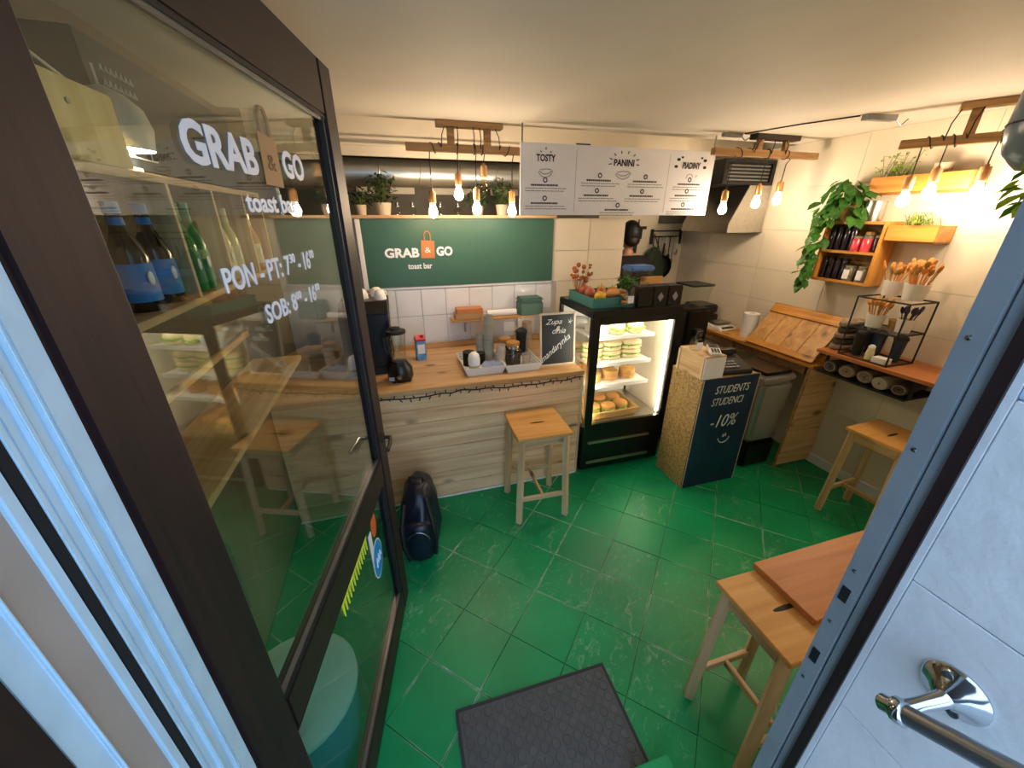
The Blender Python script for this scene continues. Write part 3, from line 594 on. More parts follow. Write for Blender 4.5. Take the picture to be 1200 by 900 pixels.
nj = thing('glass_jar', 'small lidded glass jar beside the tall niche plant', 'jar', (0.085, 3.42, nz))
MB().lathe([(0, 0), (0.026, 0), (0.028, 0.045), (0.018, 0.055), (0.017, 0.06)], n=14).build('jar_body', 'jarglass', nj, smooth=True)
MB().lathe([(0.019, 0), (0.019, 0.008), (0.01, 0.014), (0.013, 0.03), (0.006, 0.04), (0, 0.04)], (0, 0, 0.06), 14).build('lid', 'steel', nj, smooth=True)
dup(nj, (0.20, 3.42, nz), label='second small lidded glass jar to the right of the tall niche plant')
dup(nj, (0.42, 3.45, nz), label='small lidded glass jar behind the leftmost lit bulbs')
dup(nj, (0.56, 3.42, nz), label='small lidded glass jar in the middle of the niche shelf')

# ================================================================== ON THE COUNTER
CT = 0.911
em = thing('espresso_machine', 'black coffee machine at the left end of the counter beside the blender', 'coffee machine', (-0.19, 2.97, CT))
MB().prism([(-0.24, 0.06), (0.24, 0.06), (0.24, 0.30), (0.20, 0.50), (-0.10, 0.50), (-0.24, 0.44)], -0.20, 0.12, axis=0).build('body', 'black', em, 0.008)
MB().box(-0.20, 0.12, -0.24, 0.24, 0.0, 0.06).build('drip_tray', 'blackm', em, 0.006)
for z0, z1 in ((0.33, 0.475),): MB().bar((0.122, -0.20, z0), (0.122, 0.22, z1), 0.012).build('trim_line', 'inox', em)
MB().bar((0.122, -0.20, 0.20), (0.122, 0.10, 0.26), 0.010).build('trim_line', 'inox', em)
cp0 = thing('coffee_cup', 'white cup upside down on top of the coffee machine', 'cup', (-0.14, 3.06, CT + 0.50))
MB().lathe([(0.040, 0), (0.044, 0.0), (0.042, 0.03), (0.028, 0.062), (0.02, 0.066), (0, 0.066)], n=18).build('bowl', 'white', cp0, smooth=True)
MB().tube([(0.040, 0, 0.02), (0.062, 0, 0.022), (0.062, 0, 0.042), (0.034, 0, 0.05)], 0.005, 6).build('handle', 'white', cp0, smooth=True)
dup(cp0, (-0.115, 2.94, CT + 0.50), 0.8, 'second white cup upside down on the front of the coffee machine')
dup(cp0, (-0.24, 3.0, CT + 0.50), 2.2, 'third white cup upside down towards the left side of the coffee machine')

bl = thing('blender', 'black blender with a clear jug on the counter', 'blender', (-0.035, 2.60, CT), -0.3)
MB().lathe([(0, 0), (0.075, 0), (0.088, 0.03), (0.085, 0.09), (0.060, 0.125), (0.052, 0.14), (0, 0.14)], n=24, sy=0.92).build('base', 'black', bl, smooth=True)
for a in (-1.9, -0.5): MB().box(-0.012, 0.012, -0.012, 0.012, 0, 0.02).build('foot', 'blackm', bl, 0.003, loc=(0.078 * math.cos(a), 0.072 * math.sin(a), 0))
MB().lathe([(0.015, 0), (0.015, 0.012), (0, 0.014)], (0, 0, 0), 14, Matrix.Translation((0.02, -0.081, 0.05)) @ Matrix.Rotation(PI / 2, 4, 'X')).build('dial', 'inox', bl, smooth=True)
MB().box(-0.055, -0.02, -0.083, -0.076, 0.02, 0.045).build('maker_plate', 'reflect', bl)
j = MB().lathe([(0.045, 0.14), (0.05, 0.155), (0.062, 0.32), (0.063, 0.335), (0.060, 0.335), (0.047, 0.16), (0, 0.155)], n=24).build('jug', 'jarglass', bl, smooth=True)
MB().tube([(-0.055, 0.01, 0.31), (-0.10, 0.015, 0.30), (-0.095, 0.015, 0.2), (-0.052, 0.01, 0.18)], 0.009, 8).build('handle', 'blackm', j, smooth=True)
MB().lathe([(0, 0.333), (0.066, 0.333), (0.066, 0.352), (0.035, 0.36), (0.03, 0.372), (0, 0.372)], n=24).build('lid', 'blackm', bl, smooth=True)

mk = thing('milk_carton', 'blue and white milk carton with red cap on the counter', 'carton', (0.135, 2.99, CT), 0.12)
MB().box(-0.037, 0.037, -0.037, 0.037, 0, 0.165).build('carton', 'cartonblue', mk, 0.003)
MB().prism([(-0.037, 0.165), (0.037, 0.165), (0.0, 0.20)], -0.037, 0.037, axis=0).build('gable', 'red', mk, 0.001)
MB().box(-0.038, 0.038, -0.0385, 0.0385, 0.155, 0.172).build('red_band', 'red', mk); MB().lathe([(0.013, 0), (0.013, 0.02), (0, 0.02)], (0.015, -0.015, 0.182), 12).build('cap', 'red', mk)
MB().box(-0.028, 0.028, -0.0385, -0.036, 0.055, 0.13).build('white_panel', 'white', mk)

def tray(name, label, loc, w, d, h=0.06):
    t = thing(name, label, 'tray', loc)
    s = 0.025; e = 0.004
    Bx('bottom', 'tray', -w / 2, w / 2, 0, d, 0, 0.004, t)
    def wall(p, q, po, qo):
        b = MB(); d_ = (Vector(q) - Vector(p)).cross(Vector((0, 0, 1))).normalized() * e
        v = [Vector(p), Vector(q), Vector(qo), Vector(po)]; b.add([x for x in v] + [x + d_ for x in v], [(0, 1, 2, 3), (7, 6, 5, 4), (0, 4, 5, 1), (1, 5, 6, 2), (2, 6, 7, 3), (3, 7, 4, 0)]); return b
    a = [(-w / 2, 0, 0), (w / 2, 0, 0), (w / 2, d, 0), (-w / 2, d, 0)]; o = [(-w / 2 - s, -s * 0.6, h), (w / 2 + s, -s * 0.6, h), (w / 2 + s, d + s, h), (-w / 2 - s, d + s, h)]
    for i in range(4):
        k = (i + 1) % 4; wl = wall(a[i], a[k], o[i], o[k]).build('side', 'tray', t)
        dots = MB(); P0, P1, Q1, Q0 = Vector(a[i]), Vector(a[k]), Vector(o[k]), Vector(o[i]); nn = (P1 - P0).cross(Q0 - P0).normalized()
        nu = int((P1 - P0).length / 0.022)
        for u in range(nu):
            for v in range(3):
                f = (u + 0.5 + 0.3 * (v % 2)) / (nu + 0.4); g = (v + 0.5) / 3; c = (P0.lerp(P1, f)).lerp(Q0.lerp(Q1, f), g); ux = (P1 - P0).normalized(); vx = nn.cross(ux)
                for s_ in (1, -1):
                    dd = nn * (s_ * (0.0006 + (e if s_ < 0 else 0)))
                    dots.add([c + dd + ux * 0.004 - vx * 0.004, c + dd + ux * 0.007 + vx * 0.004, c + dd - ux * 0.004 + vx * 0.004, c + dd - ux * 0.007 - vx * 0.004], [(0, 1, 2, 3)])
        dots.build('printed_pattern', 'traydot', wl, kind='stuff')
    return t
tray('cup_tray', 'white patterned tray of cups at the left on the counter', (0.552, 2.52, CT), 0.25, 0.34)
tray('cup_tray', 'white patterned tray of jars beside the small chalkboard', (0.835, 2.505, CT), 0.23, 0.34)
TZ = CT + 0.005
def papercup(name, label, loc, r, h, m, n=1, group=None, lid=None):
    t = thing(name, label, 'cups' if n > 1 else 'cup', loc, 0, group)
    for i in range(n):
        z = i * h * 0.16
        MB().lathe([(r * 0.72, z), (r, z + h), (r * 1.05, z + h), (r * 1.05, z + h - 0.004), (r * 0.97, z + h - 0.004), (r * 0.70, z + 0.004), (0, z + 0.004)], n=18).build('cup' if n > 1 else 'wall', m, t, smooth=True)
    if lid: MB().lathe([(r * 1.08, h - 0.006), (r * 1.08, h + 0.005), (r * 0.9, h + 0.016), (r * 0.3, h + 0.03), (0, h + 0.03)], n=18).build('lid', lid, t, smooth=True)
    return t
papercup('cup_stack', 'tall slim stack of greyish paper cups standing in the cup tray', (0.645, 2.80, TZ), 0.040, 0.10, 'cupgrey', 17)
papercup('cup_stack', 'shorter stack of pale paper cups in front of the tall stack', (0.705, 2.66, TZ), 0.036, 0.09, 'cuppale', 6)
papercup('cup_stack', 'grey cone of paper cups between black cups and tall stack', (0.585, 2.84, TZ), 0.034, 0.10, 'cupgrey', 8)
papercup('cup_stack', 'brown paper cup stack behind the jar near the chalkboard', (1.02, 2.98, CT), 0.042, 0.10, 'cupbrown', 10)
bk = thing('lid_stack', 'stack of black cup lids lying in the left cup tray', 'cup lids', (0.475, 2.74, TZ), 0)
for i in range(7): MB().lathe([(0.046, 0), (0.046, 0.008), (0.036, 0.014), (0, 0.014)], (0, 0, i * 0.016), 18).build('lid', 'blackm', bk, smooth=True)
dup(bk, (0.565, 2.75, TZ), label='lower stack of black cup lids at the back of the left tray', scale=0.8)
wc = thing('sugar_jar', 'white domed plastic jar in the front of the left tray', 'jar', (0.487, 2.60, TZ))
MB().lathe([(0, 0), (0.038, 0), (0.040, 0.05), (0.040, 0.055)], n=20).build('jar_body', 'jarglass', wc, smooth=True)
MB().lathe([(0.042, 0.05), (0.044, 0.09), (0.038, 0.125), (0.016, 0.145), (0, 0.147)], n=20).build('dome_lid', 'white', wc, smooth=True)
MB().lathe([(0, 0.003), (0.035, 0.003), (0.036, 0.045), (0, 0.045)], n=16).build('contents', 'cream2', wc)
sp0 = thing('sugar_packet', 'pale blue sugar packet leaning in the front of left tray', 'sugar packet', (0.565, 2.56, TZ + 0.005), 0.1, 'sugar packets')
MB().box(-0.022, 0.022, -0.004, 0.004, 0, 0.06, Matrix.Rotation(-0.35, 4, 'X')).build('paper_sleeve', 'reflect', sp0, 0.002)
for k, (x, y, a) in enumerate(((0.60, 2.562, -0.1), (0.635, 2.558, 0.15), (0.665, 2.565, 0.0), (0.58, 2.59, 0.0), (0.625, 2.592, 0.1))): dup(sp0, (x, y, TZ + 0.005), a, ('second', 'third', 'fourth', 'back left', 'back right')[k] + ' pale blue sugar packet in the left tray' + (' counted from the left' if k < 3 else ''))
sp0['label'] = 'leftmost pale blue sugar packet at the front of the left tray'
cj = thing('coffee_jar', 'glass jar of coffee beans with cork lid in right tray', 'jar', (0.80, 2.66, TZ))
MB().lathe([(0.058, 0), (0.062, 0.01), (0.062, 0.11), (0.045, 0.135), (0.045, 0.155), (0.041, 0.155), (0.041, 0.133), (0.058, 0.108), (0.058, 0.006), (0, 0.006)], n=24).build('jar_body', 'jarglass', cj, smooth=True)
MB().lathe([(0, 0.008), (0.057, 0.008), (0.057, 0.095), (0.03, 0.10), (0, 0.10)], n=24).build('coffee_beans', 'coffee', cj, smooth=True)
MB().lathe([(0.047, 0.13), (0.047, 0.15), (0.046, 0.15)], n=24).build('metal_collar', 'chrome', cj, smooth=True)
MB().lathe([(0, 0.152), (0.050, 0.152), (0.052, 0.172), (0.048, 0.178), (0, 0.178)], n=24).build('cork_lid', 'cork', cj, smooth=True)
cj2 = dup(cj, (0.775, 2.80, TZ), label='second jar of coffee beans partly hidden behind the cork lid jar', scale=0.95)
papercup('paper_cup', 'single pale paper cup to the right of the coffee jar', (0.895, 2.62, TZ), 0.036, 0.085, 'cuppale')
papercup('paper_cup', 'dark brown paper cup with lid behind the small chalkboard', (0.93, 2.86, CT), 0.046, 0.20, 'blackm', lid='blackm')

cb = thing('table_chalkboard', 'small framed chalkboard with soup of the day on the counter', 'chalkboard', (1.125, 2.545, CT), 0, None); lean = Matrix.Rotation(-0.10, 4, 'X')
w, h, f = 0.285, 0.40, 0.014
MB().box(-w / 2 + f, w / 2 - f, 0.004, 0.012, f, h - f, lean).build('slate', 'slate', cb)
for q in ((-w / 2, -w / 2 + f, 0, h), (w / 2 - f, w / 2, 0, h), (-w / 2 + f, w / 2 - f, 0, f), (-w / 2 + f, w / 2 - f, h - f, h)): MB().box(q[0], q[1], 0, 0.018, q[2], q[3], lean).build('frame_bar', 'cuppale', cb, 0.002)
MB().bar((0, 0.02, 0.3), (0, 0.13, 0.002), 0.02, 0.006).build('stand_leg', 'cuppale', cb)
lr = (PI / 2 - 0.10, 0, 0)
def onboard(x, z): return (x, (0.003 - 0.0) * 1 + math.sin(0.10) * z - 0.0025, z)
text('chalk_writing', 'Zupa', 0.06, 'chalk', cb, onboard(-0.10, 0.315), lr, off=-0.004, shear=0.4, width=0.13, height=0.05)
text('chalk_writing', 'dnia', 0.06, 'chalk', cb, onboard(-0.055, 0.245), lr, off=-0.004, shear=0.4, width=0.11, height=0.042)
o = text('chalk_writing', 'mandarynka', 0.06, 'chalk', cb, onboard(-0.125, 0.03), (0, 0, 0), off=-0.002, shear=0.5, width=0.29, height=0.06)
o.rotation_euler = (Matrix.Rotation(PI / 2 - 0.10, 3, 'X') @ Matrix.Rotation(0.66, 3, 'Z')).to_euler()
th = []
for k in range(5): th.append([(0.095, 0.325), (0.095 + 0.02 * math.cos(k * 1.25), 0.335 + 0.022 * math.sin(k * 1.25))])
s = strokes('chalk_doodle', th, 0.0016, 'chalk', cb, (0, -0.001, 0)); s.rotation_euler = (-0.10, 0, 0)

# wall shelf over the worktop, its boxes, roll, and the green box
ws = thing('wall_shelf', 'narrow wooden shelf on the white tiles above the counter', 'shelf', (0.42, BY - 0.012, 1.145))
Bx('board', 'goldx', 0, 0.72, -0.15, 0, 0, 0.02, ws, 0.002)
for x in (0.12, 0.60): MB().box(x, x + 0.015, -0.12, 0, -0.015, 0).box(x, x + 0.015, -0.012, 0, -0.12, 0).build('bracket', 'steel', ws)
tag(MB().box(-0.12, 0.12, -0.06, 0.06, 0, 0.045).build('carton_box', 'kraft', bevel=0.003, loc=(0.57, 3.20, 1.166)), 'flat brown cardboard box lying on the small wall shelf', 'box')
tag(MB().box(-0.11, 0.11, -0.055, 0.055, 0, 0.04).build('carton_box', 'kraftd', bevel=0.003, loc=(0.575, 3.205, 1.2115)), 'second brown cardboard box on top of the shelf box', 'box')
rl = MB().lathe([(0.010, 0), (0.027, 0), (0.027, 0.26), (0.010, 0.26), (0.010, 0)], n=18, T=Matrix.Translation((0.73, 3.20, 1.1935)) @ Matrix.Rotation(PI / 2, 4, 'Y'))
tag(rl.build('paper_roll', 'white', smooth=True), 'white paper roll lying on the small wall shelf', 'paper roll')
gx = thing('storage_box', 'dark green lidded box at the right end of wall shelf', 'box', (1.115, 3.205, 1.166))
MB().box(-0.105, 0.105, -0.07, 0.07, 0, 0.115).build('box_body', 'green', gx, 0.01); MB().box(-0.11, 0.11, -0.075, 0.075, 0.113, 0.15).build('lid', 'green', gx, 0.016)
sw = Bx('socket_plate', 'white', 0.90, 1.0, BY - 0.022, BY - 0.012, 1.0, 1.08); tag(sw, 'pale wall socket plate under the small wall shelf', 'socket')

# ================================================================== DISPLAY FRIDGE
FX0, FX1, FY0, FY1, FZ = 1.295, 2.03, 2.36, 2.96, 1.352
fr = thing('display_fridge', 'black glass fronted display fridge full of sandwiches beside the counter', 'fridge', (FX0, FY0, 0)); fw = FX1 - FX0; fd = FY1 - FY0
Bx('base', 'black', 0, fw, 0.015, fd, 0.02, 0.425, fr, 0.006)
MB().box(0.05, fw - 0.12, 0.0, 0.016, 0.268, 0.29).build('grille_line', 'inox', fr, 0.002)
MB().box(0.05, fw - 0.10, 0.004, 0.016, 0.075, 0.10).build('kick_strip', 'inox', fr, 0.002)
for x in (0.03, fw - 0.07):
    for y in (0.05, fd - 0.08): MB().box(x, x + 0.04, y, y + 0.04, 0, 0.02).build('foot', 'blackm', fr)
Bx('top', 'black', 0, fw, 0, fd, FZ - 0.055, FZ, fr, 0.006)
Bx('post', 'black', 0, 0.065, 0.0, 0.045, 0.425, FZ - 0.055, fr, 0.003); Bx('post', 'black', fw - 0.045, fw, 0.0, 0.045, 0.425, FZ - 0.055, fr, 0.003)
Bx('post', 'black', 0, 0.03, fd - 0.03, fd, 0.425, FZ - 0.055, fr, 0.002); Bx('post', 'black', fw - 0.03, fw, fd - 0.03, fd, 0.425, FZ - 0.055, fr, 0.002)
Bx('door_rail', 'black', 0.065, fw - 0.045, 0.0, 0.03, FZ - 0.10, FZ - 0.055, fr, 0.002); Bx('door_rail', 'black', 0.065, fw - 0.045, 0.0, 0.03, 0.425, 0.45, fr, 0.002)
Bx('front_pane', 'fglass', 0.065, fw - 0.045, 0.010, 0.014, 0.45, FZ - 0.10, fr); Bx('side_pane', 'fglass', 0.008, 0.012, 0.045, fd - 0.03, 0.425, FZ - 0.055, fr); Bx('side_panel', 'creamtile', fw - 0.014, fw - 0.006, 0.045, fd - 0.03, 0.425, FZ - 0.055, fr)  # right side: opaque cream stands in for the reflection in its glass
Bx('back_panel', 'white', 0.03, fw - 0.03, fd - 0.02, fd - 0.01, 0.425, FZ - 0.055, fr)
Bx('floor_tray', 'inox', 0.02, fw - 0.02, 0.045, fd - 0.02, 0.425, 0.432, fr)
Bx('led_strip', 'led', fw - 0.056, fw - 0.049, 0.046, 0.056, 0.46, FZ - 0.11, fr); Bx('led_strip', 'led', 0.066, 0.078, 0.046, 0.056, 0.46, FZ - 0.11, fr)
Bx('led_strip', 'led', 0.10, fw - 0.10, 0.05, 0.065, FZ - 0.075, FZ - 0.057, fr)
SZ = [1.128, 0.915, 0.735]
for z in SZ:
    sh = Bx('shelf', 'white', 0.05, fw - 0.145, 0.10, fd - 0.03, z - 0.012, z, fr, 0.002); Bx('price_rail', 'whitepot', 0.05, fw - 0.145, 0.088, 0.10, z - 0.022, z + 0.008, sh, 0.002)
bs = thing('bread_basket', 'shallow straw basket on the floor of the display fridge', 'basket', (FX0 + 0.30, FY0 + 0.25, 0.433))
for i in range(6):
    k = 1 + i * 0.025; zz = 0.005 + i * 0.012; MB().tube([(-0.21 * k, -0.15 * k, zz), (0.21 * k, -0.15 * k, zz), (0.21 * k, 0.15 * k, zz), (-0.21 * k, 0.15 * k, zz), (-0.21 * k, -0.15 * k, zz)], 0.0065, 5).build('rim_strand', 'basketw', bs)
Bx('bottom', 'basketw', -0.21, 0.21, -0.15, 0.15, 0, 0.006, bs)
def sandwich(name, label, bm_, w, d, h, kind, group, p=0.5):
    t = thing(name, label, 'sandwich', (0, 0, 0), 0, group)
    rnd = random.Random(len(label))
    MB().ell((0, 0, h * 0.22), (w, d, h * 0.22), 16, 6, p=p).build('bottom_bread', bm_, t, smooth=True)
    f = MB().ell((0, 0, h * 0.48), (w * 0.98, d * 0.98, h * 0.13), 16, 6, p=p)
    for i in range(18):
        a = 2 * PI * i / 18; leafgeo(f, Vector((w * 0.86 * math.cos(a), d * 0.86 * math.sin(a), h * rnd.uniform(0.42, 0.56))), w * 0.3, rnd, Quaternion((0, 0, 1), a + rnd.uniform(-0.5, 0.5)) @ Quaternion((0, 1, 0), rnd.uniform(-0.4, 0.5)))
    f.build('filling', kind, t)
    MB().ell((0, 0, h * 0.72), (w * 0.98, d * 0.98, h * 0.28), 16, 8, p=p).build('top_bread', bm_, t, smooth=True)
    return t
G1 = 'sandwiches in the display fridge'
s1 = sandwich('sandwich', '', 'breadl', 0.105, 0.062, 0.082, 'fill', G1)
def put(src, x, y, z, rz, label, scale=None):
    o = dup(src, (x, y, z), rz, label, G1, scale=scale); return o
k = 0
tn = ['leftmost', 'second from left', 'third from left', 'rightmost']
for i, x in enumerate((FX0 + 0.30, FX0 + 0.46)):
    put(s1, x + 0.01, FY0 + 0.20, SZ[0], PI / 2 - 0.2, 'green filled pale sandwich on the top fridge shelf, ' + ('left of two in front' if i == 0 else 'right of two in front'), 1.05)
    put(s1, x + 0.02, FY0 + 0.42, SZ[0], PI / 2, 'green filled pale sandwich at the back of the top fridge shelf, ' + ('left' if i == 0 else 'right') + ' one')
wr_ = thing('wrapped_sandwich', 'white paper wrapped sandwich at the left on the top fridge shelf', 'sandwich', (FX0 + 0.13, FY0 + 0.2, SZ[0]), 0.1, G1)
MB().ell((0, 0, 0.042), (0.062, 0.10, 0.042), 14, 8, p=0.6).build('paper_wrap', 'wrap', wr_, smooth=True); MB().prism([(-0.03, 0.02), (0.03, 0.02), (0.045, 0.085), (-0.02, 0.09)], -0.125, -0.085).build('paper_fold', 'wrap', wr_)
dup(wr_, (FX0 + 0.13, FY0 + 0.42, SZ[0]), 0.3, 'white paper wrapped sandwich at the back left of top fridge shelf')
for r_ in range(2):
    for i, x in enumerate((0.13, 0.30, 0.47)):
        for d_ in range(2):
            if d_ and r_: continue
            put(s1, FX0 + x, FY0 + 0.21 + d_ * 0.24, SZ[1] + r_ * 0.073, (-0.1, 0.08, -0.05)[i], ('upper' if r_ else 'lower') + ' pale baguette sandwich on the second fridge shelf, ' + ('left', 'middle', 'right')[i] + (' stack' if not d_ else ' at the back'), 0.85)
ts = sandwich('sandwich', 'square toast sandwich on the third fridge shelf, leftmost', 'bread', 0.062, 0.062, 0.075, 'ham', G1, 0.25); ts.location = (FX0 + 0.15, FY0 + 0.20, SZ[2])
for i, x in enumerate((0.31, 0.47)): dup(ts, (FX0 + x, FY0 + 0.22, SZ[2]), 0.15 - i * 0.3, 'square toast sandwich on the third fridge shelf, ' + ('middle', 'rightmost')[i], G1, scale=1.05)
for i, x in enumerate((0.20, 0.40)): dup(ts, (FX0 + x, FY0 + 0.42, SZ[2]), 0.1, 'square toast sandwich at the back of third fridge shelf, ' + ('left', 'right')[i], G1)
rs = sandwich('sandwich', 'round seeded roll sandwich in the straw basket, front left', 'crust', 0.062, 0.062, 0.09, 'fill', G1, 0.8); rs.location = (FX0 + 0.17, FY0 + 0.19, 0.442)
for x, y, a, l in ((0.30, 0.18, 0.4, 'front middle'), (0.43, 0.20, 1.0, 'front right'), (0.17, 0.32, 0.2, 'back left'), (0.30, 0.33, 2.0, 'back middle'), (0.43, 0.33, 1.5, 'back right')):
    dup(rs, (FX0 + x, FY0 + y, 0.442), a, 'round seeded roll sandwich in the straw basket, ' + l, G1)
for o in list(s1.children): bpy.data.objects.remove(o)
bpy.data.objects.remove(s1)

# on top of the fridge
FT = FZ + 0.001
cr = thing('fruit_crate', 'teal wooden crate with fruit and bread on the fridge top', 'crate', (1.33, 2.44, FT))
Bx('bottom', 'teal', 0, 0.34, 0, 0.42, 0, 0.008, cr)
for q in ((0, 0.34, 0, 0.01), (0, 0.34, 0.41, 0.42), (0, 0.01, 0.01, 0.41), (0.33, 0.34, 0.01, 0.41)): Bx('side_board', 'teal', *q, 0.008, 0.07, cr, 0.002)
fz = FT + 0.009
def fruit(name, label, cat, loc, r, mat, st=True, ex=(1, 1, 1)):
    t = thing(name, label, cat, loc, random.uniform(0, 3), 'fruit in the teal crate'); MB().ell((0, 0, r * ex[2]), (r * ex[0], r * ex[1], r * ex[2]), 14, 10).build('flesh', mat, t, smooth=True)
    MB().tube([(0, 0, 2 * r * ex[2] - 0.003), (0.003, 0, 2 * r * ex[2] + 0.012)], 0.0025, 5).build('stalk', 'stem', t); return t
fruit('lemon', 'bright yellow lemon at the front of the teal crate', 'lemon', (1.41, 2.50, fz + 0.03), 0.036, 'yellow', ex=(1, 1.2, 1))
fruit('apple', 'orange red apple at the left in the teal crate', 'apple', (1.38, 2.60, fz + 0.03), 0.042, 'redfruit')
fruit('apple', 'red apple in the middle of the teal crate', 'apple', (1.47, 2.60, fz + 0.03), 0.040, 'redfruit')
fruit('apple', 'yellowish apple at the right beside the herb pot', 'apple', (1.60, 2.66, fz + 0.02), 0.042, 'applo')
fruit('lemon', 'second lemon at the back of the teal crate', 'lemon', (1.55, 2.74, fz + 0.03), 0.036, 'yellow')
fruit('apple', 'dark red apple at the back left of the teal crate', 'apple', (1.40, 2.73, fz + 0.03), 0.042, 'redfruit')
for i, (x, y, a) in enumerate(((1.52, 2.52, 0.2), (1.58, 2.57, -0.2))):
    t = thing('bread_stick', ('front' if i == 0 else 'second') + ' golden bread roll lying in the teal crate', 'bread', (x, y, fz + 0.05), a); MB().ell((0, 0, 0.025), (0.085, 0.028, 0.025), 14, 8).build('crumb', 'bananas', t, smooth=True)
df = thing('dried_bouquet', 'bunch of rusty dried flowers behind the fruit crate', 'dried flowers', (1.37, 2.80, fz)); b = MB(); g = MB(); rnd = random.Random(5)
for i in range(26):
    tip = Vector((rnd.uniform(-0.05, 0.12), rnd.uniform(-0.05, 0.04), rnd.uniform(0.14, 0.26))); b.tube([(0, 0, 0), tip], 0.0015, 4); g.ell(tip, [rnd.uniform(0.008, 0.02)] * 3, 7, 5)
b.build('stem', 'dried', df); g.build('flower_heads', 'dried', df, kind='stuff')
bush('herb_pot', 'small green herb in a silver pot on the fridge top', (1.715, 2.66, FT), 0.12, 0.075, 150, 'leaf', (0.045, 0.085), 'inox', 0.032, seed=9)
gjar = thing('glass_jar', 'clear jar of cookies with small label on the fridge top', 'jar', (1.585, 2.43, FT))
MB().lathe([(0.055, 0), (0.058, 0.01), (0.058, 0.12), (0.045, 0.14), (0.042, 0.14), (0.054, 0.118), (0.054, 0.006), (0, 0.006)], n=20).build('jar_body', 'jarglass', gjar, smooth=True)
rnd = random.Random(8); b = MB()
for i in range(7): b.ell((rnd.uniform(-0.025, 0.025), rnd.uniform(-0.025, 0.025), 0.02 + 0.011 * i), (0.025, 0.022, 0.009), 9, 5)
b.build('cookies', 'crust', gjar, kind='stuff'); MB().box(-0.025, 0.02, -0.0605, -0.0575, 0.04, 0.09).build('paper_label', 'paper', gjar)
dup(gjar, (1.80, 2.78, FT), label='second clear cookie jar behind the black boxes on the fridge')
dup(gjar, (1.84, 2.62, FT), label='third clear jar behind the black boxes on the fridge')
for i in range(3):
    x = 1.665 + i * 0.125
    t = thing('tea_box', ('left', 'middle', 'right')[i] + ' of three black boxes with pale diamond on fridge top', 'box', (x, 2.40, FT), 0, 'black boxes on the fridge')
    MB().box(0, 0.12, 0, 0.12, 0, 0.135).build('box_body', 'black', t, 0.003); MB().box(0.003, 0.117, 0.003, 0.117, 0.135, 0.142).build('lid', 'blackm', t, 0.002)
    if i: MB().prism([(0.06, 0.03), (0.085, 0.065), (0.06, 0.10), (0.035, 0.065)], -0.001, 0.0).build('diamond_emblem', 'grey', t)
tb = thing('plastic_tub', 'blue lidded tub standing behind the black boxes', 'tub', (1.93, 2.84, FT))
MB().frus((-0.09, 0.09, -0.06, 0.06), (-0.10, 0.10, -0.07, 0.07), 0, 0.20).build('tub_body', 'jarglass', tb, 0.006); MB().box(-0.11, 0.11, -0.08, 0.08, 0.20, 0.24).build('lid', 'bluep', tb, 0.012)
tag(MB().box(-0.10, 0.10, -0.012, 0.012, 0, 0.16).build('cutting_board', 'goldx', bevel=0.004, loc=(2.0, 2.74, FT)), 'pale wooden board standing before the blue tub', 'board')

# ================================================================== CASH DESK WITH CHALK SIGN
cdk = thing('cash_desk', 'narrow chipboard cash desk with a navy chalk sign on its front', 'desk', (1.965, 1.955, 0))
Bx('side_panel', 'osb', 0, 0.018, 0.012, 0.325, 0, 0.90, cdk, 0.001); Bx('side_panel', 'osb', 0.47, 0.488, 0.012, 0.325, 0, 0.90, cdk, 0.001)
Bx('desk_top', 'osb', 0, 0.488, 0.012, 0.33, 0.90, 0.916, cdk, 0.001); Bx('back_panel', 'osb', 0.018, 0.47, 0.31, 0.325, 0, 0.90, cdk)
sg = Bx('chalk_sign', 'navy', 0, 0.495, 0, 0.012, 0.0, 0.918, cdk, 0.0015)
for q in ((0, 0.006, 0.0, 0.918), (0.489, 0.495, 0.0, 0.918)): Bx('sign_edge', 'cuppale', q[0], q[1], -0.001, 0.012, q[2], q[3], sg)
text('chalk_writing', 'STUDENTS', 0.09, 'chalk', sg, (0.115, -0.0015, 0.80), off=-0.006, shear=0.25, width=0.30, height=0.058)
text('chalk_writing', 'STUDENCI', 0.09, 'chalk', sg, (0.105, -0.0015, 0.705), off=-0.006, shear=0.25, width=0.28, height=0.058)
text('chalk_writing', '-10%', 0.12, 'chalk', sg, (0.13, -0.0015, 0.52), off=-0.006, shear=0.3, width=0.24, height=0.10)
strokes('chalk_smile', [[(0.275 + 0.052 * math.cos(R(a)), 0.425 + 0.052 * math.sin(R(a))) for a in range(190, 365, 15)], [(0.262, 0.425), (0.266, 0.45), (0.272, 0.425)], [(0.283, 0.43), (0.286, 0.455), (0.292, 0.43)]], 0.0032, 'chalk', sg, (0.02, -0.001, 0))
wx = thing('wooden_crate', 'small pine crate with white front on the cash desk', 'crate', (1.955, 1.965, 0.919))
Bx('side_board', 'piney', 0, 0.012, 0.012, 0.27, 0, 0.155, wx, 0.002); Bx('side_board', 'piney', 0.158, 0.17, 0.012, 0.27, 0, 0.155, wx, 0.002)
Bx('front_board', 'white', 0, 0.17, 0, 0.012, 0, 0.155, wx, 0.002); Bx('top_board', 'pine', 0, 0.17, 0, 0.27, 0.155, 0.166, wx, 0.002); Bx('bottom_board', 'pine', 0.012, 0.158, 0.012, 0.27, 0, 0.01, wx)
for y in (0.02, 0.26): Bx('corner_lath', 'pinez', -0.006, 0.0, y - 0.01, y + 0.01, 0, 0.155, wx, 0.001)
cz = 0.919 + 0.167
hb = thing('sanitizer_bottle', 'clear square pump bottle with white label on the pine crate', 'bottle', (1.99, 2.12, cz))
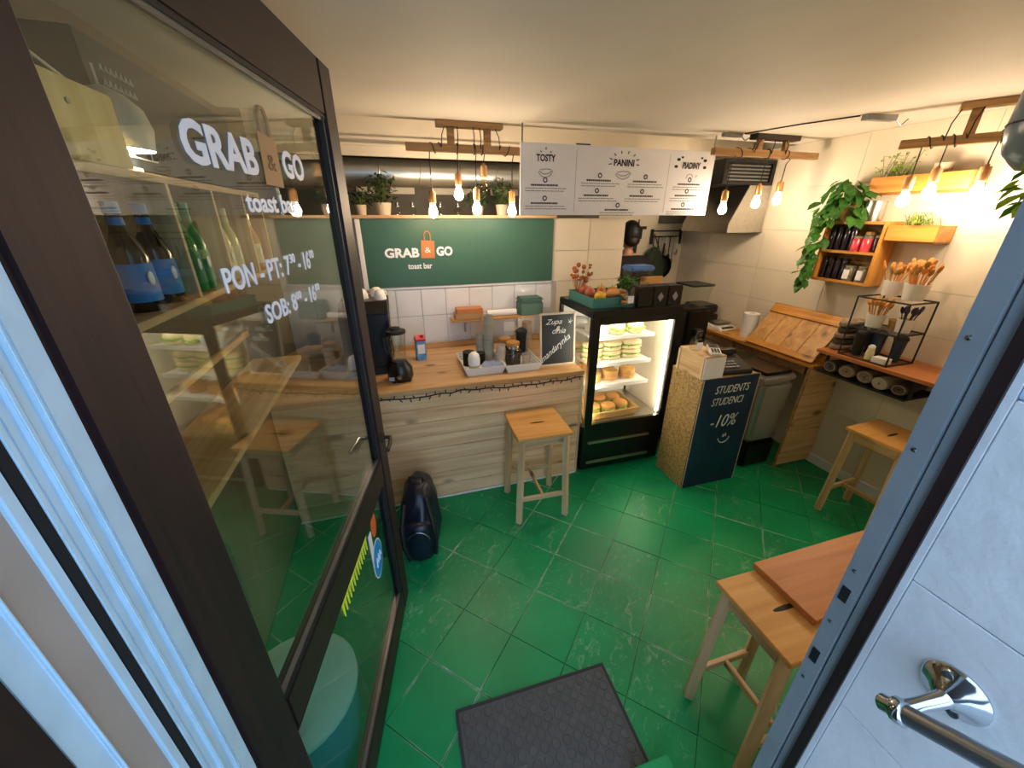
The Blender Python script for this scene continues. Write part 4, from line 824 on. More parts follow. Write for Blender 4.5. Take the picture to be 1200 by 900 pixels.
MB().box(-0.033, 0.033, -0.033, 0.033, 0, 0.085).build('bottle_body', 'jarglass', hb, 0.008); MB().box(-0.025, 0.025, -0.0345, -0.0325, 0.015, 0.065).build('paper_label', 'paper', hb)
MB().lathe([(0.014, 0.085), (0.014, 0.105), (0.006, 0.105), (0.006, 0.13), (0, 0.13)], n=12).box(-0.008, 0.03, -0.007, 0.007, 0.125, 0.136).build('pump', 'blackm', hb)
tp = thing('card_terminal', 'black and white card terminal on the pine crate', 'card terminal', (2.065, 2.03, cz), -0.5)
tl = Matrix.Rotation(0.18, 4, 'X')
MB().box(-0.037, 0.037, -0.065, 0.075, 0.008, 0.035, tl).build('case', 'white', tp, 0.006); MB().box(-0.030, 0.030, 0.01, 0.068, 0.034, 0.0365, tl).build('display', 'screen', tp)
for i in range(3):
    for k in range(3): MB().box(-0.026 + i * 0.019, -0.012 + i * 0.019, -0.055 + k * 0.02, -0.042 + k * 0.02, 0.034, 0.038, tl).build('key', 'blackm', tp)
tl2 = thing('cash_register', 'black cash register with keys behind the navy sign', 'cash register', (2.28, 2.10, 0.917), -0.1)
MB().prism([(-0.12, 0), (0.12, 0), (0.12, 0.10), (-0.04, 0.06), (-0.12, 0.035)], -0.13, 0.13, axis=0).build('body', 'blackm', tl2, 0.006)
for i in range(5):
    for k in range(3):
        y = -0.095 + k * 0.03; zz = 0.044 + (y + 0.11) * 0.3; MB().box(-0.10 + i * 0.028, -0.08 + i * 0.028, y, y + 0.02, zz, zz + 0.006).build('key', 'button', tl2)
MB().box(-0.02, 0.11, 0.05, 0.11, 0.095, 0.13, None).build('display', 'screen', tl2, 0.004)
lamp_ = thing('label_printer', 'small dark printer with a loose paper strip behind the crate', 'printer', (2.13, 2.21, 0.917)); MB().box(-0.05, 0.05, -0.05, 0.05, 0, 0.11).build('case', 'blackm', lamp_, 0.01); MB().box(-0.03, 0.03, -0.052, -0.049, 0.08, 0.15).build('paper_strip', 'paper', lamp_)

# ================================================================== BIN, RIGHT WORKTOP, FLAP
bn = thing('pedal_bin', 'slim silver bin with black base and lid behind the chalk sign', 'bin', (2.62, 2.03, 0))
MB().frus((0.01, 0.30, 0.01, 0.36), (0, 0.31, 0, 0.37), 0, 0.24).build('base', 'black', bn, 0.02); MB().frus((0.005, 0.305, 0.005, 0.365), (-0.005, 0.315, -0.005, 0.375), 0.24, 0.78).build('body', 'silver', bn, 0.03, smooth=True)
MB().box(-0.005, 0.315, -0.005, 0.375, 0.78, 0.83).build('rim', 'silver', bn, 0.015); MB().box(0.02, 0.29, 0.02, 0.35, 0.83, 0.855).build('lid', 'black', bn, 0.01)
wd = thing('side_worktop', 'golden wooden worktop along the right wall with planked end panel', 'worktop', (2.985, 1.965, 0))
Bx('top_board', 'golden', 0, RX - 2.986, 0, 1.6, 0.885, 0.912, wd, 0.003)
z = 0.02
for i in range(8):
    h = 0.108; Bx('plank', 'plank', -0.06 * (1 - z), RX - 2.986 - 0.005, 0, 0.02, z, z + h - 0.002, wd, 0.003); z += h
MB().bar((-0.065, 0.01, 0.0), (-0.015, 0.01, 0.885), 0.012, 0.03).build('edge_post', 'beam', wd)
Bx('back_frame', 'beam', 0.06, 0.09, 0.1, 1.55, 0.80, 0.885, wd)
for y in (0.8, 1.5): Bx('leg', 'beam', 0.03, 0.08, y, y + 0.05, 0, 0.885, wd)
# the raised flap leans on the wall
fp = thing('counter_flap', 'panelled golden pine flap leaning raised against the right wall', 'counter flap', (3.0, 1.99, 0.914)); fa = math.atan2(0.33, 0.265); L_ = 0.415
FT_ = Matrix.Rotation(-fa, 4, 'Y')
def fb_(name, x0, x1, y0, y1, z0, z1, m='golden'): Bx(name, m, x0, x1, y0, y1, z0, z1, fp, 0.002, FT_)
for i in range(4): fb_('slat', 0.0, L_, 0.012 + i * 0.153, 0.012 + (i + 1) * 0.153 - 0.003, 0.0, 0.016, 'goldx')
fb_('rail', L_ - 0.085, L_ - 0.02, 0.0, 0.625, 0.016, 0.03); fb_('rail', 0.0, 0.05, 0.0, 0.625, 0.016, 0.024)
fb_('stile', L_ - 0.02, L_, 0.0, 0.625, 0.0, 0.026)
pr_ = thing('paper_towel', 'white paper towel roll standing on the golden worktop', 'paper towel', (3.14, 2.74, 0.913)); MB().lathe([(0.02, 0), (0.066, 0), (0.066, 0.225), (0.02, 0.225), (0.02, 0)], n=24).build('roll', 'white', pr_, smooth=True); MB().lathe([(0.019, 0.01), (0.0205, 0.226), (0.017, 0.226)], n=16).build('core', 'kraft', pr_)
ks = thing('kitchen_scale', 'pale kitchen scale with dark display beyond the paper towel', 'scale', (3.12, 3.05, 0.913), 0.1); MB().prism([(-0.10, 0), (0.10, 0), (0.10, 0.06), (-0.06, 0.035), (-0.10, 0.02)], -0.11, 0.11, axis=0).build('case', 'whitepot', ks, 0.006); MB().box(-0.075, 0.075, -0.09, -0.06, 0.028, 0.045, Matrix.Rotation(0.15, 4, 'X')).build('display', 'screen', ks); MB().box(-0.10, 0.10, -0.04, 0.10, 0.06, 0.068).build('plate', 'inox', ks, 0.004)
gr = thing('contact_grill', 'black contact grill on the worktop right of the fridge', 'grill', (3.08, 3.36, 0.913))
MB().box(-0.09, 0.16, -0.14, 0.14, 0.01, 0.10).build('base', 'blackm', gr, 0.012); MB().box(-0.08, 0.15, -0.13, 0.13, 0.115, 0.20).build('upper_plate', 'black', gr, 0.015); MB().tube([(-0.08, -0.09, 0.16), (-0.14, -0.09, 0.17), (-0.14, 0.09, 0.17), (-0.08, 0.09, 0.16)], 0.009, 8).build('handle', 'inox', gr, smooth=True)
for i in range(4):
    t = thing('spice_shaker', ('first', 'second', 'third', 'fourth')[i] + ' metal shaker from the left behind the scale', 'shaker', (2.98 + i * 0.065, 3.60, 0.913), 0, 'shakers by the scale')
    MB().lathe([(0, 0), (0.026, 0), (0.024, 0.11), (0, 0.11)], n=14).build('shaker_body', 'inox', t, smooth=True); MB().lathe([(0.027, 0.108), (0.027, 0.125), (0.015, 0.145), (0, 0.147)], n=14).build('cap', 'steel', t, smooth=True)
cm = thing('coffee_grinder', 'black grinder with grey hopper standing behind the fridge', 'grinder', (2.42, 2.72, 0))
MB().box(-0.15, 0.15, -0.15, 0.15, 0, 0.90).build('cabinet', 'blackm', cm, 0.01); MB().box(-0.12, 0.12, -0.12, 0.12, 0.90, 1.25).build('body', 'black', cm, 0.02); MB().frus((-0.08, 0.08, -0.08, 0.08), (-0.10, 0.10, -0.10, 0.10), 1.25, 1.43).build('hopper', 'jarglass', cm, 0.006); MB().box(-0.11, 0.11, -0.11, 0.11, 1.43, 1.445).build('lid', 'blackm', cm, 0.004)
MB().box(-0.03, 0.03, -0.16, -0.12, 1.02, 1.08).tube([(0, -0.14, 1.02), (0, -0.14, 0.96)], 0.012, 8).build('spout', 'inox', cm)

# ================================================================== HOOD AND VENT
hd = thing('extractor_hood', 'stainless steel extractor hood on the right wall', 'hood', (RX - 0.012, 2.992, 1.838))
hw = RX - 0.012 - 2.90
MB().prism([(-hw, 0.0), (0, 0.0), (0, 0.37), (-0.24, 0.37), (-hw, 0.06)], 0, 0.60).build('canopy', 'inox', hd, 0.003)
MB().box(-hw - 0.004, 0, -0.004, 0.604, -0.012, 0.015).build('rim', 'inox', hd, 0.002)
Bx('filter_panel', 'steel', -hw + 0.05, -0.05, 0.05, 0.55, -0.016, -0.012, hd)
vb = thing('vent_box', 'dark ventilation box with pale louvres above the steel hood', 'vent', (2.745, 2.992, 2.212))
Bx('case', 'blackm', 0, RX - 0.012 - 2.745, 0.02, 0.55, 0, 0.19, vb, 0.004)
for q in ((0, 0.03, 0, 0.19), (0.505, 0.54, 0, 0.19), (0.03, 0.505, 0.165, 0.19), (0.03, 0.505, 0, 0.02)): Bx('frame_bar', 'black', q[0], q[1], 0.0, 0.02, q[2], q[3], vb)
for i in range(5): Bx('louvre', 'steel', 0.05, 0.485, 0.004, 0.018, 0.03 + i * 0.027, 0.040 + i * 0.027, vb, 0, )
# ================================================================== KITCHEN BEHIND
kr = thing('utensil_rack', 'dark wall rack hung with kitchen utensils in the back kitchen', 'rack', (2.86, 4.04, 1.55))
for z in (0.26, 0.20): MB().tube([(0, -0.02, z), (0.38, -0.02, z)], 0.008, 6).build('rail', 'blackm', kr)
for x in (0.0, 0.38): MB().box(x - 0.01, x + 0.01, -0.03, 0, 0.12, 0.28).build('bracket', 'blackm', kr)
for i in range(7):
    x = 0.03 + i * 0.052; m = ('inox', 'blackm', 'steel')[i % 3]; h = 0.14 + 0.05 * ((i * 7) % 3)
    u = MB().tube([(x, -0.035, 0.20), (x, -0.035, 0.20 - h)], 0.006, 6).build('utensil', m, kr); MB().ell((x, -0.035, 0.20 - h - 0.03), (0.024, 0.006, 0.035), 10, 6).build('utensil_head', m, u, smooth=True)
kp = thing('frying_pan', 'black frying pan hanging below the utensil rack', 'pan', (3.02, 4.02, 1.42)); MB().lathe([(0, 0), (0.11, 0), (0.13, 0.04), (0.126, 0.04), (0.107, 0.004), (0, 0.004)], (0, 0, 0), 22, Matrix.Rotation(PI / 2, 4, 'X')).build('dish', 'black', kp, smooth=True); MB().bar((0.0, -0.03, 0.12), (0.0, -0.03, 0.26), 0.02, 0.01).build('handle', 'blackm', kp)
cross = thing('coat_rail', 'dark hook rail with a hanging strap behind the person', 'hook rail', (2.66, 4.035, 1.83)); MB().box(-0.10, 0.11, -0.02, 0, 0, 0.03).build('rail', 'blackm', cross); MB().box(-0.006, 0.008, -0.026, -0.02, -0.02, 0.10).frus((-0.035, 0.0, -0.04, -0.02), (-0.022, 0.012, -0.03, -0.02), -0.25, -0.02).build('strap', 'blackm', cross)
MB().box(0.04, 0.055, -0.03, -0.02, -0.10, 0.0).build('hook', 'blackm', cross)
apr = thing('apron', 'dark green apron hanging in the back kitchen', 'apron', (2.86, 3.93, 1.0)); MB().prism([(-0.16, 0), (0.18, 0), (0.16, 0.45), (0.08, 0.62), (-0.02, 0.66), (-0.10, 0.55), (-0.17, 0.4)], 0, 0.05).build('cloth', 'leafd', apr, 0.02); MB().tube([(-0.02, 0.02, 0.65), (0.0, 0.05, 0.78), (0.07, 0.02, 0.62)], 0.006, 6).build('neck_strap', 'blackm', apr)
ap2 = thing('wall_cabinet', 'dark cabinet high on the back kitchen wall', 'cabinet', (2.93, 3.96, 1.89)); Bx('case', 'darkgrey', 0, 0.34, 0, 0.085, 0, 0.3, ap2, 0.003); Bx('door', 'darkgrey', 0.004, 0.336, -0.014, 0, 0.004, 0.296, ap2, 0.003)
# person in the kitchen, seen from behind
pp = thing('person', 'person with short dark hair in black shirt standing in the back kitchen', 'person', (2.30, 3.60, 0), 0)
v = [(0, 0, 0.97), (0, 0.01, 1.14), (0, 0, 1.32), (0, -0.005, 1.44), (0, 0, 1.53), (0, 0.005, 1.60),
     (0.17, 0, 1.44), (0.25, 0.03, 1.17), (0.20, 0.22, 1.08), (-0.17, 0, 1.44), (-0.25, 0.03, 1.17), (-0.20, 0.22, 1.08),
     (0.095, 0, 0.90), (0.10, 0.02, 0.50), (0.10, -0.01, 0.10), (0.11, 0.12, 0.04), (-0.095, 0, 0.90), (-0.10, 0.02, 0.50), (-0.10, -0.01, 0.10), (-0.11, 0.12, 0.04)]
e = [(0, 1), (1, 2), (2, 3), (3, 4), (4, 5), (3, 6), (6, 7), (7, 8), (3, 9), (9, 10), (10, 11), (0, 12), (12, 13), (13, 14), (14, 15), (0, 16), (16, 17), (17, 18), (18, 19)]
r = [0.14, 0.13, 0.15, 0.085, 0.05, 0.052, 0.06, 0.045, 0.032, 0.06, 0.045, 0.032, 0.085, 0.06, 0.042, 0.038, 0.085, 0.06, 0.042, 0.038]
for sx, wi in ((1, 8), (-1, 11)):
    base = Vector(v[wi]); pal = len(v); v.append(tuple(base + Vector((-sx * 0.01, 0.06, -0.005)))); r.append(0.028); e.append((wi, pal))
    for k in range(4):
        a = Vector(v[pal]) + Vector((sx * (-0.030 + 0.02 * k), 0.03, 0.0)); L1 = (0.036, 0.042, 0.04, 0.03)[k]
        i0 = len(v); v += [tuple(a), tuple(a + Vector((0, L1, -0.012))), tuple(a + Vector((0, L1 * 1.5, -0.035)))]; r += [0.0095, 0.0085, 0.007]; e += [(pal, i0), (i0, i0 + 1), (i0 + 1, i0 + 2)]
    i0 = len(v); a = Vector(v[pal]); v += [tuple(a + Vector((-sx * 0.035, -0.005, 0.0))), tuple(a + Vector((-sx * 0.052, 0.03, -0.005)))]; r += [0.011, 0.008]; e += [(pal, i0), (i0, i0 + 1)]
skinmesh('body', v, e, r, 'skin', pp, 2)
hm = MB().ell((0, 0.01, 1.70), (0.078, 0.098, 0.118), 20, 14); hm.ell((0, 0.108, 1.685), (0.013, 0.02, 0.024), 8, 6)
for sx in (-1, 1): hm.ell((sx * 0.079, 0.0, 1.695), (0.012, 0.022, 0.032), 8, 6)
hd_ = hm.build('head', 'skin', pp, smooth=True)
for sx in (-1, 1): MB().ell((sx * 0.031, 0.096, 1.715), (0.013, 0.009, 0.008), 8, 6).build('eye', 'hair', hd_, smooth=True)
MB().ell((0, 0.10, 1.645), (0.026, 0.008, 0.007), 8, 6).build('mouth', 'redfruit', hd_, smooth=True)
MB().ell((0, -0.012, 1.725), (0.092, 0.098, 0.112), 20, 12).ell((0, -0.05, 1.66), (0.078, 0.058, 0.06), 14, 8).build('hair', 'hair', hd_, smooth=True)
skinmesh('shirt', [(0, 0, 0.90), (0, 0.01, 1.14), (0, 0, 1.32), (0, -0.005, 1.455), (0.18, 0, 1.445), (0.255, 0.03, 1.165), (-0.18, 0, 1.445), (-0.255, 0.03, 1.165), (0, 0, 1.52)], [(0, 1), (1, 2), (2, 3), (3, 4), (4, 5), (3, 6), (6, 7), (3, 8)], [0.165, 0.15, 0.168, 0.14, 0.09, 0.062, 0.09, 0.062, 0.075], 'shirt', pp, 2)
skinmesh('trousers', [(0, 0, 0.98), (0.098, 0, 0.88), (0.10, 0.02, 0.50), (0.10, -0.01, 0.09), (-0.098, 0, 0.88), (-0.10, 0.02, 0.50), (-0.10, -0.01, 0.09)], [(0, 1), (1, 2), (2, 3), (0, 4), (4, 5), (5, 6)], [0.155, 0.105, 0.075, 0.06, 0.105, 0.075, 0.06], 'trousers', pp, 2)
for sx in (-1, 1): MB().ell((sx * 0.105, 0.06, 0.045), (0.05, 0.14, 0.045), 14, 8).build('shoe', 'shoe', pp, smooth=True)

pp.scale = (1.05, 1.05, 1.05)

# ================================================================== RIGHT WALL: CUBBY SHELF, PLANTERS
RW = RX - 0.001
cs = thing('cubby_shelf', 'wooden two tier wall shelf holding jars on the right wall', 'shelf', (3.15, 1.915, 1.505)); dW, hC, wC = RW - 3.15, 0.42, 0.40
Bx('side', 'goldenz', 0, dW, 0, 0.02, 0, hC, cs, 0.002); Bx('side', 'goldenz', 0, dW, wC - 0.02, wC, 0, hC, cs, 0.002)
for z in (0.0, 0.205, hC - 0.018): Bx('shelf_board', 'golden', 0, dW, 0.02, wC - 0.02, z, z + 0.018, cs, 0.002)
Bx('back_board', 'beam', dW - 0.006, dW, 0.02, wC - 0.02, 0.018, hC - 0.018, cs)
jz = 1.505 + 0.0185
def jar(name, label, loc, r, h, body, lidm, lab=None, group='jars in the wooden wall shelf'):
    t = thing(name, label, 'jar', loc, 0, group); MB().lathe([(0, 0), (r, 0), (r, h * 0.82), (r * 0.8, h * 0.88), (0, h * 0.88)], n=16).build('jar_body', body, t, smooth=True)
    MB().lathe([(r * 0.9, h * 0.86), (r * 0.92, h), (0, h)], n=16).build('lid', lidm, t, smooth=True)
    if lab: MB().box(-r - 0.0015, -r * 0.7, -r * 0.5, r * 0.5, h * 0.15, h * 0.75).build('paper_label', lab, t)
    return t
jar('preserve_jar', 'jar with white label at the right of the lower cubby tier', (3.20, 1.99, jz), 0.036, 0.105, 'greyjar', 'clothc', 'paper')
jar('preserve_jar', 'second white labelled jar in the lower cubby tier', (3.20, 2.08, jz), 0.036, 0.105, 'greyjar', 'clothc', 'paper')
for i in range(4): jar('dark_bottle', ('first', 'second', 'third', 'fourth')[i] + ' dark bottle from the left in the lower cubby tier', (3.20, 2.27 - i * 0.048, jz), 0.021, 0.15, 'darkjar', 'blackm')
jz2 = jz + 0.205
for i in range(4): jar('dark_bottle', ('first', 'second', 'third', 'fourth')[i] + ' dark bottle from the left in the upper cubby tier', (3.20, 2.27 - i * 0.048, jz2), 0.021, 0.16, 'darkjar', 'blackm')
jar('preserve_jar', 'jar of red fruit preserve in the upper cubby tier', (3.19, 2.09, jz2), 0.030, 0.10, 'pinkjar', 'clothc')
jar('preserve_jar', 'second jar of red fruit preserve in the upper cubby tier', (3.19, 2.025, jz2), 0.030, 0.10, 'pinkjar', 'clothc')
jar('preserve_jar', 'dark preserve jar at the right of the upper cubby tier', (3.20, 1.965, jz2), 0.024, 0.11, 'darkjar', 'clothc')
jar('preserve_jar', 'brown paper covered jar behind the red jars', (3.25, 2.06, jz2), 0.030, 0.13, 'greyjar', 'kraft')
ctop = 1.505 + hC + 0.001
tcan = thing('tin_pot', 'ribbed silver tin standing on top of the cubby shelf', 'tin', (3.225, 2.07, ctop)); MB().lathe([(0, 0), (0.055, 0)] + [(0.056 + 0.002 * (i % 2), 0.01 + i * 0.011) for i in range(11)] + [(0.058, 0.13), (0.054, 0.13), (0.052, 0.012), (0, 0.012)], n=20).build('tin_body', 'inox', tcan, smooth=True)
po = thing('trailing_plant', 'large trailing green plant spilling over the left of the cubby shelf', 'plant', (3.215, 2.235, ctop))
MB().lathe([(0, 0), (0.045, 0), (0.06, 0.11), (0.056, 0.11), (0.05, 0.09), (0, 0.09)], n=18).build('pot', 'kraft', po, smooth=True)
rnd = random.Random(21); lm = MB(); leafgeo(lm, Vector((0, 0, 0)), 1.0, rnd, Quaternion()); lf0 = None; st = MB()
def addleaf(par, p, s, rot, mat='leaf'):
    global lf0
    if lf0 is None or lf0[0] != (par.name, mat): 
        o = lm.build('leaf', mat, par, smooth=True); lf0 = ((par.name, mat), o); o.location = p; o.rotation_euler = rot; o.scale = (s,) * 3; return o
    return inst(lf0[1], par, p, rot, (s,) * 3)
spots = []
for i in range(105):
    a = rnd.uniform(0, 2 * PI); rr = rnd.uniform(0.02, 0.16); spots.append((Vector((-0.045 + rr * 0.5 * math.cos(a), 0.02 + rr * math.sin(a), rnd.uniform(0.08, 0.30) - rr * 0.4)), a))
for i in range(62):
    f = i / 61; spots.append((Vector((-0.10 + rnd.uniform(-0.03, 0.02), 0.075 + 0.035 * f + rnd.uniform(-0.06, 0.05) * (1.2 - f), 0.10 - 0.56 * f)), rnd.uniform(PI * 0.7, PI * 1.4)))
for p, a in spots:
    p.x = min(p.x, 0.04); addleaf(po, p, rnd.uniform(0.06, 0.105), (rnd.uniform(-0.4, 0.4), rnd.uniform(0.2, 1.2), a), 'leaf')
for k in range(3): st.tube([(0, 0.02, 0.09), (-0.06, 0.08, 0.14), (-0.085, 0.13 + 0.02 * k, 0.02), (-0.085, 0.15 + 0.02 * k, -0.2 - 0.08 * k)], 0.003, 5)
st.build('vine', 'stem', po)
def planter(name, label, loc, w, h, d, m='golden'):
    t = thing(name, label, 'planter', loc)
    MB().frus((-d * 0.75, 0, 0.012, w - 0.012), (-d, 0, 0, w), 0, 0.012).build('bottom', m, t)
    for x0, x1, y0, y1 in ((-d, -d + 0.012, 0, w), (-0.012, 0, 0, w), (-d + 0.012, -0.012, 0, 0.012), (-d + 0.012, -0.012, w - 0.012, w)): Bx('side_board', m, x0, x1, y0, y1, 0.0121, h, t, 0.0015)
    Bx('soil', 'soil', -d + 0.012, -0.012, 0.012, w - 0.012, h * 0.4, h * 0.85, t); return t
planter('wall_planter', 'orange brown planter box mounted right of the cubby shelf', (RW, 1.635, 1.80), 0.265, 0.105, 0.16)
planter('wall_planter', 'long planter box high on the wall behind the lit bulbs', (RW, 1.59, 2.09), 0.52, 0.105, 0.14)
def sprigs(name, label, loc, n, w, d, h, ls, mat, seed):
    t = thing(name, label, 'plant', loc); rnd = random.Random(seed); s_ = MB(); l_ = MB()
    for i in range(n):
        a = Vector((rnd.uniform(-d, 0), rnd.uniform(0, w), 0)); tip = a + Vector((rnd.uniform(-0.04, 0.03), rnd.uniform(-0.05, 0.05), h * rnd.uniform(0.4, 1)))
        s_.tube([a, a.lerp(tip, 0.5) + Vector((0.005, 0.005, 0.01)), tip], 0.0016, 4)
        for k in range(6): leafgeo(l_, a.lerp(tip, 0.35 + 0.13 * k) + Vector((rnd.uniform(-0.01, 0.01), rnd.uniform(-0.01, 0.01), 0)), ls * rnd.uniform(0.7, 1.2), rnd)
    s_.build('stem', 'stem', t); l_.build('foliage', mat, t, smooth=True, kind='stuff'); return t
sprigs('herb_plant', 'wispy green herbs growing in the lower wall planter', (RW - 0.03, 1.68, 1.89), 24, 0.18, 0.09, 0.10, 0.02, 'leafl', 3)
sprigs('herb_plant', 'tall pale green herbs at the left of the high planter', (RW - 0.03, 1.96, 2.18), 22, 0.13, 0.08, 0.16, 0.022, 'leafl', 4)
papercup('plant_cup', 'small brown cup standing in the high planter box', (RW - 0.07, 1.78, 2.18), 0.045, 0.07, 'cupbrown')

# ================================================================== LEDGE WITH RACK
lg = thing('wall_ledge', 'reddish wooden ledge along the right wall under the wire rack', 'ledge', (2.915, 0.75, 1.045))
Bx('board', 'redwood', 0, RW - 2.915, 0, 1.19, 0, 0.024, lg, 0.002)
for y in (0.25, 0.95): MB().box(0.20, RW - 2.916, y, y + 0.03, -0.02, 0).box(RW - 2.945, RW - 2.916, y, y + 0.03, -0.22, 0).build('bracket', 'steel', lg)
LZ = 1.07
rk = thing('wire_rack', 'black two tier wire rack of cups and cutlery on the ledge', 'rack', (2.945, 1.52, LZ)); rw, rd, rh, rmz = 0.25, 0.29, 0.40, 0.20; t_ = 0.0055
for z in (0.004, rmz, rh): MB().tube([(0, 0, z), (rw, 0, z), (rw, rd, z), (0, rd, z), (0, 0, z)], t_, 6).build('frame_ring', 'blackm', rk)
for x, y in ((0, 0), (rw, 0), (rw, rd), (0, rd)): MB().tube([(x, y, 0.0), (x, y, rh)], t_, 6).build('post', 'blackm', rk)
for z in (0.006, rmz + 0.002): 
    for i_ in range(9): MB().tube([(rw * (i_ + 1) / 10, 0.002, z), (rw * (i_ + 1) / 10, rd - 0.002, z)], 0.0018, 5).build('tier_wire', 'blackm', rk)
def cutpot(name, label, loc, r, h, n, mat, hh, seed):
    t = thing(name, label, 'pot', loc); MB().lathe([(0, 0), (r * 0.8, 0), (r, h), (r * 0.94, h), (r * 0.76, 0.006), (0, 0.006)], n=18).build('pot', 'whitepot', t, smooth=True); rnd = random.Random(seed)
    for i in range(n):
        a = rnd.uniform(0, 2 * PI); q = rnd.uniform(0.2, 0.75) * r; tip = Vector((q * 1.9 * math.cos(a), q * 1.9 * math.sin(a), h + hh * rnd.uniform(0.45, 0.9)))
        s = MB().tube([(q * 0.6 * math.cos(a), q * 0.6 * math.sin(a), 0.01), tip], 0.003, 5); T_ = Matrix.Translation(tip) @ Matrix.Rotation(a, 4, 'Z') @ Matrix.Rotation(0.3, 4, 'Y'); s.ell((0, 0, 0.012), (0.006, 0.014, 0.024), 8, 6, T_); s.build('wooden_spoon', mat, t, smooth=True)
    return t
cutpot('cutlery_pot', 'white pot full of wooden spoons on the rack top, nearer the doorway', (3.09, 1.60, LZ + rh + 0.006), 0.062, 0.10, 26, 'bananas', 0.13, 1)
cutpot('cutlery_pot', 'white pot of wooden sticks on the rack top, left one', (3.14, 1.755, LZ + rh + 0.006), 0.052, 0.095, 18, 'crust', 0.10, 2)
cutpot('cutlery_pot', 'white pot of brown sticks on the middle tier of the rack', (3.06, 1.735, LZ + rmz + 0.004), 0.052, 0.085, 20, 'crust', 0.09, 3)
lv = cutpot('flower_pot', 'white pot of dark dried flowers at the rack corner', (3.09, 1.585, LZ + rmz + 0.004), 0.045, 0.085, 12, 'purple', 0.06, 4)
g = papercup('napkin_cup', 'small wooden tub between the pots on the middle tier', (3.13, 1.66, LZ + rmz + 0.004), 0.035, 0.06, 'basketw')
for i, (x, y, r_, h, m, l, rz) in enumerate(((3.02, 1.75, 0.034, 0.15, 'blackm', 'black thermos cup at the left of the lower rack tier', 0), (3.06, 1.67, 0.036, 0.16, 'navy', 'dark blue cup in the middle of the lower rack tier', 0), (3.10, 1.575, 0.036, 0.15, 'navy', 'dark navy cup tilted at the right of the lower rack tier', 0), (3.13, 1.75, 0.032, 0.14, 'blackm', 'black cup at the back of the lower rack tier', 0))):
    o = papercup('travel_mug', l, (x, y, LZ + 0.008), r_, h, m, lid='blackm')
wj = thing('sugar_shaker', 'white ribbed shaker in front of the dark cups on rack', 'shaker', (2.985, 1.65, LZ + 0.008)); MB().lathe([(0, 0), (0.022, 0), (0.024, 0.04), (0.018, 0.08), (0, 0.08)], n=14).build('shaker_body', 'cream2', wj, smooth=True); MB().lathe([(0.019, 0.078), (0.019, 0.09), (0.008, 0.10), (0, 0.10)], n=14).build('cap', 'white', wj, smooth=True)
nt = thing('napkin_pile', 'small pile of white napkins at the front of lower rack tier', 'napkins', (2.985, 1.575, LZ + 0.008))
for i in range(5): MB().box(-0.032, 0.032, -0.04, 0.04, i * 0.007, i * 0.007 + 0.006).build('napkin', 'white', nt, 0.001)
# paper bundles next to and under the ledge
for i in range(5):
    t = thing('paper_bundle', ('lowest', 'second', 'third', 'fourth', 'topmost')[i] + ' folded paper sack in the stack beside the wire rack', 'paper sack', (3.11 + 0.01 * (i % 2), 1.885, LZ + i * 0.042), 0.05 * (i - 2), 'stack of folded paper sacks')
    MB().ell((0, 0, 0.021), (0.13, 0.055, 0.021), 16, 8, p=0.45).build('sack', 'sack' if i % 2 == 0 else 'sackd', t, smooth=True); MB().box(-0.02, 0.02, -0.056, 0.056, 0.004, 0.0415).build('paper_band', 'cupgrey', t)
us = thing('under_shelf', 'thin dark shelf hung under the reddish ledge', 'shelf', (2.98, 1.38, 0.885)); Bx('board', 'blackm', 0, RW - 2.98, 0, 0.56, 0, 0.012, us)
for y in (0.0, 0.54): Bx('hanger', 'blackm', 0.05, 0.07, y, y + 0.012, 0.012, 0.159, us)
for i, (y, r_, l, m) in enumerate(((1.87, 0.052, 'dark rolled bundle at the left under the ledge', 'sackd'), (1.76, 0.05, 'rolled paper bundle second from the left under the ledge', 'sack'), (1.65, 0.05, 'creased paper bundle in the middle under the ledge', 'sack'), (1.545, 0.048, 'pale paper roll at the right under the ledge', 'cupgrey'), (1.44, 0.044, 'dark small bundle rightmost under the ledge', 'sackd'))):
    t = thing('paper_roll', l, 'paper roll', (3.0 + 0.012 * (i % 3), y, 0.899 + r_ * 0.86), 0.12 * ((i * 2) % 3 - 1), 'rolls under the ledge'); t.scale = (1, 1.04, 0.86); b = MB()
    b.lathe([(0.006, 0)] + [(r_ * f, 0.0) for f in (0.3, 0.6, 0.95)] + [(r_, 0.01), (r_, 0.25), (r_ * 0.9, 0.26), (0, 0.26)], (0, 0, 0), 18, Matrix.Rotation(PI / 2, 4, 'Y')); b.build('roll', m, t, smooth=True)
    MB().lathe([(r_ * 0.7, -0.003), (r_ * 0.75, -0.003), (r_ * 0.75, 0.002), (r_ * 0.7, 0.002)], (0, 0, 0), 16, Matrix.Rotation(PI / 2, 4, 'Y')).build('sheet_edge', 'cuppale', t)

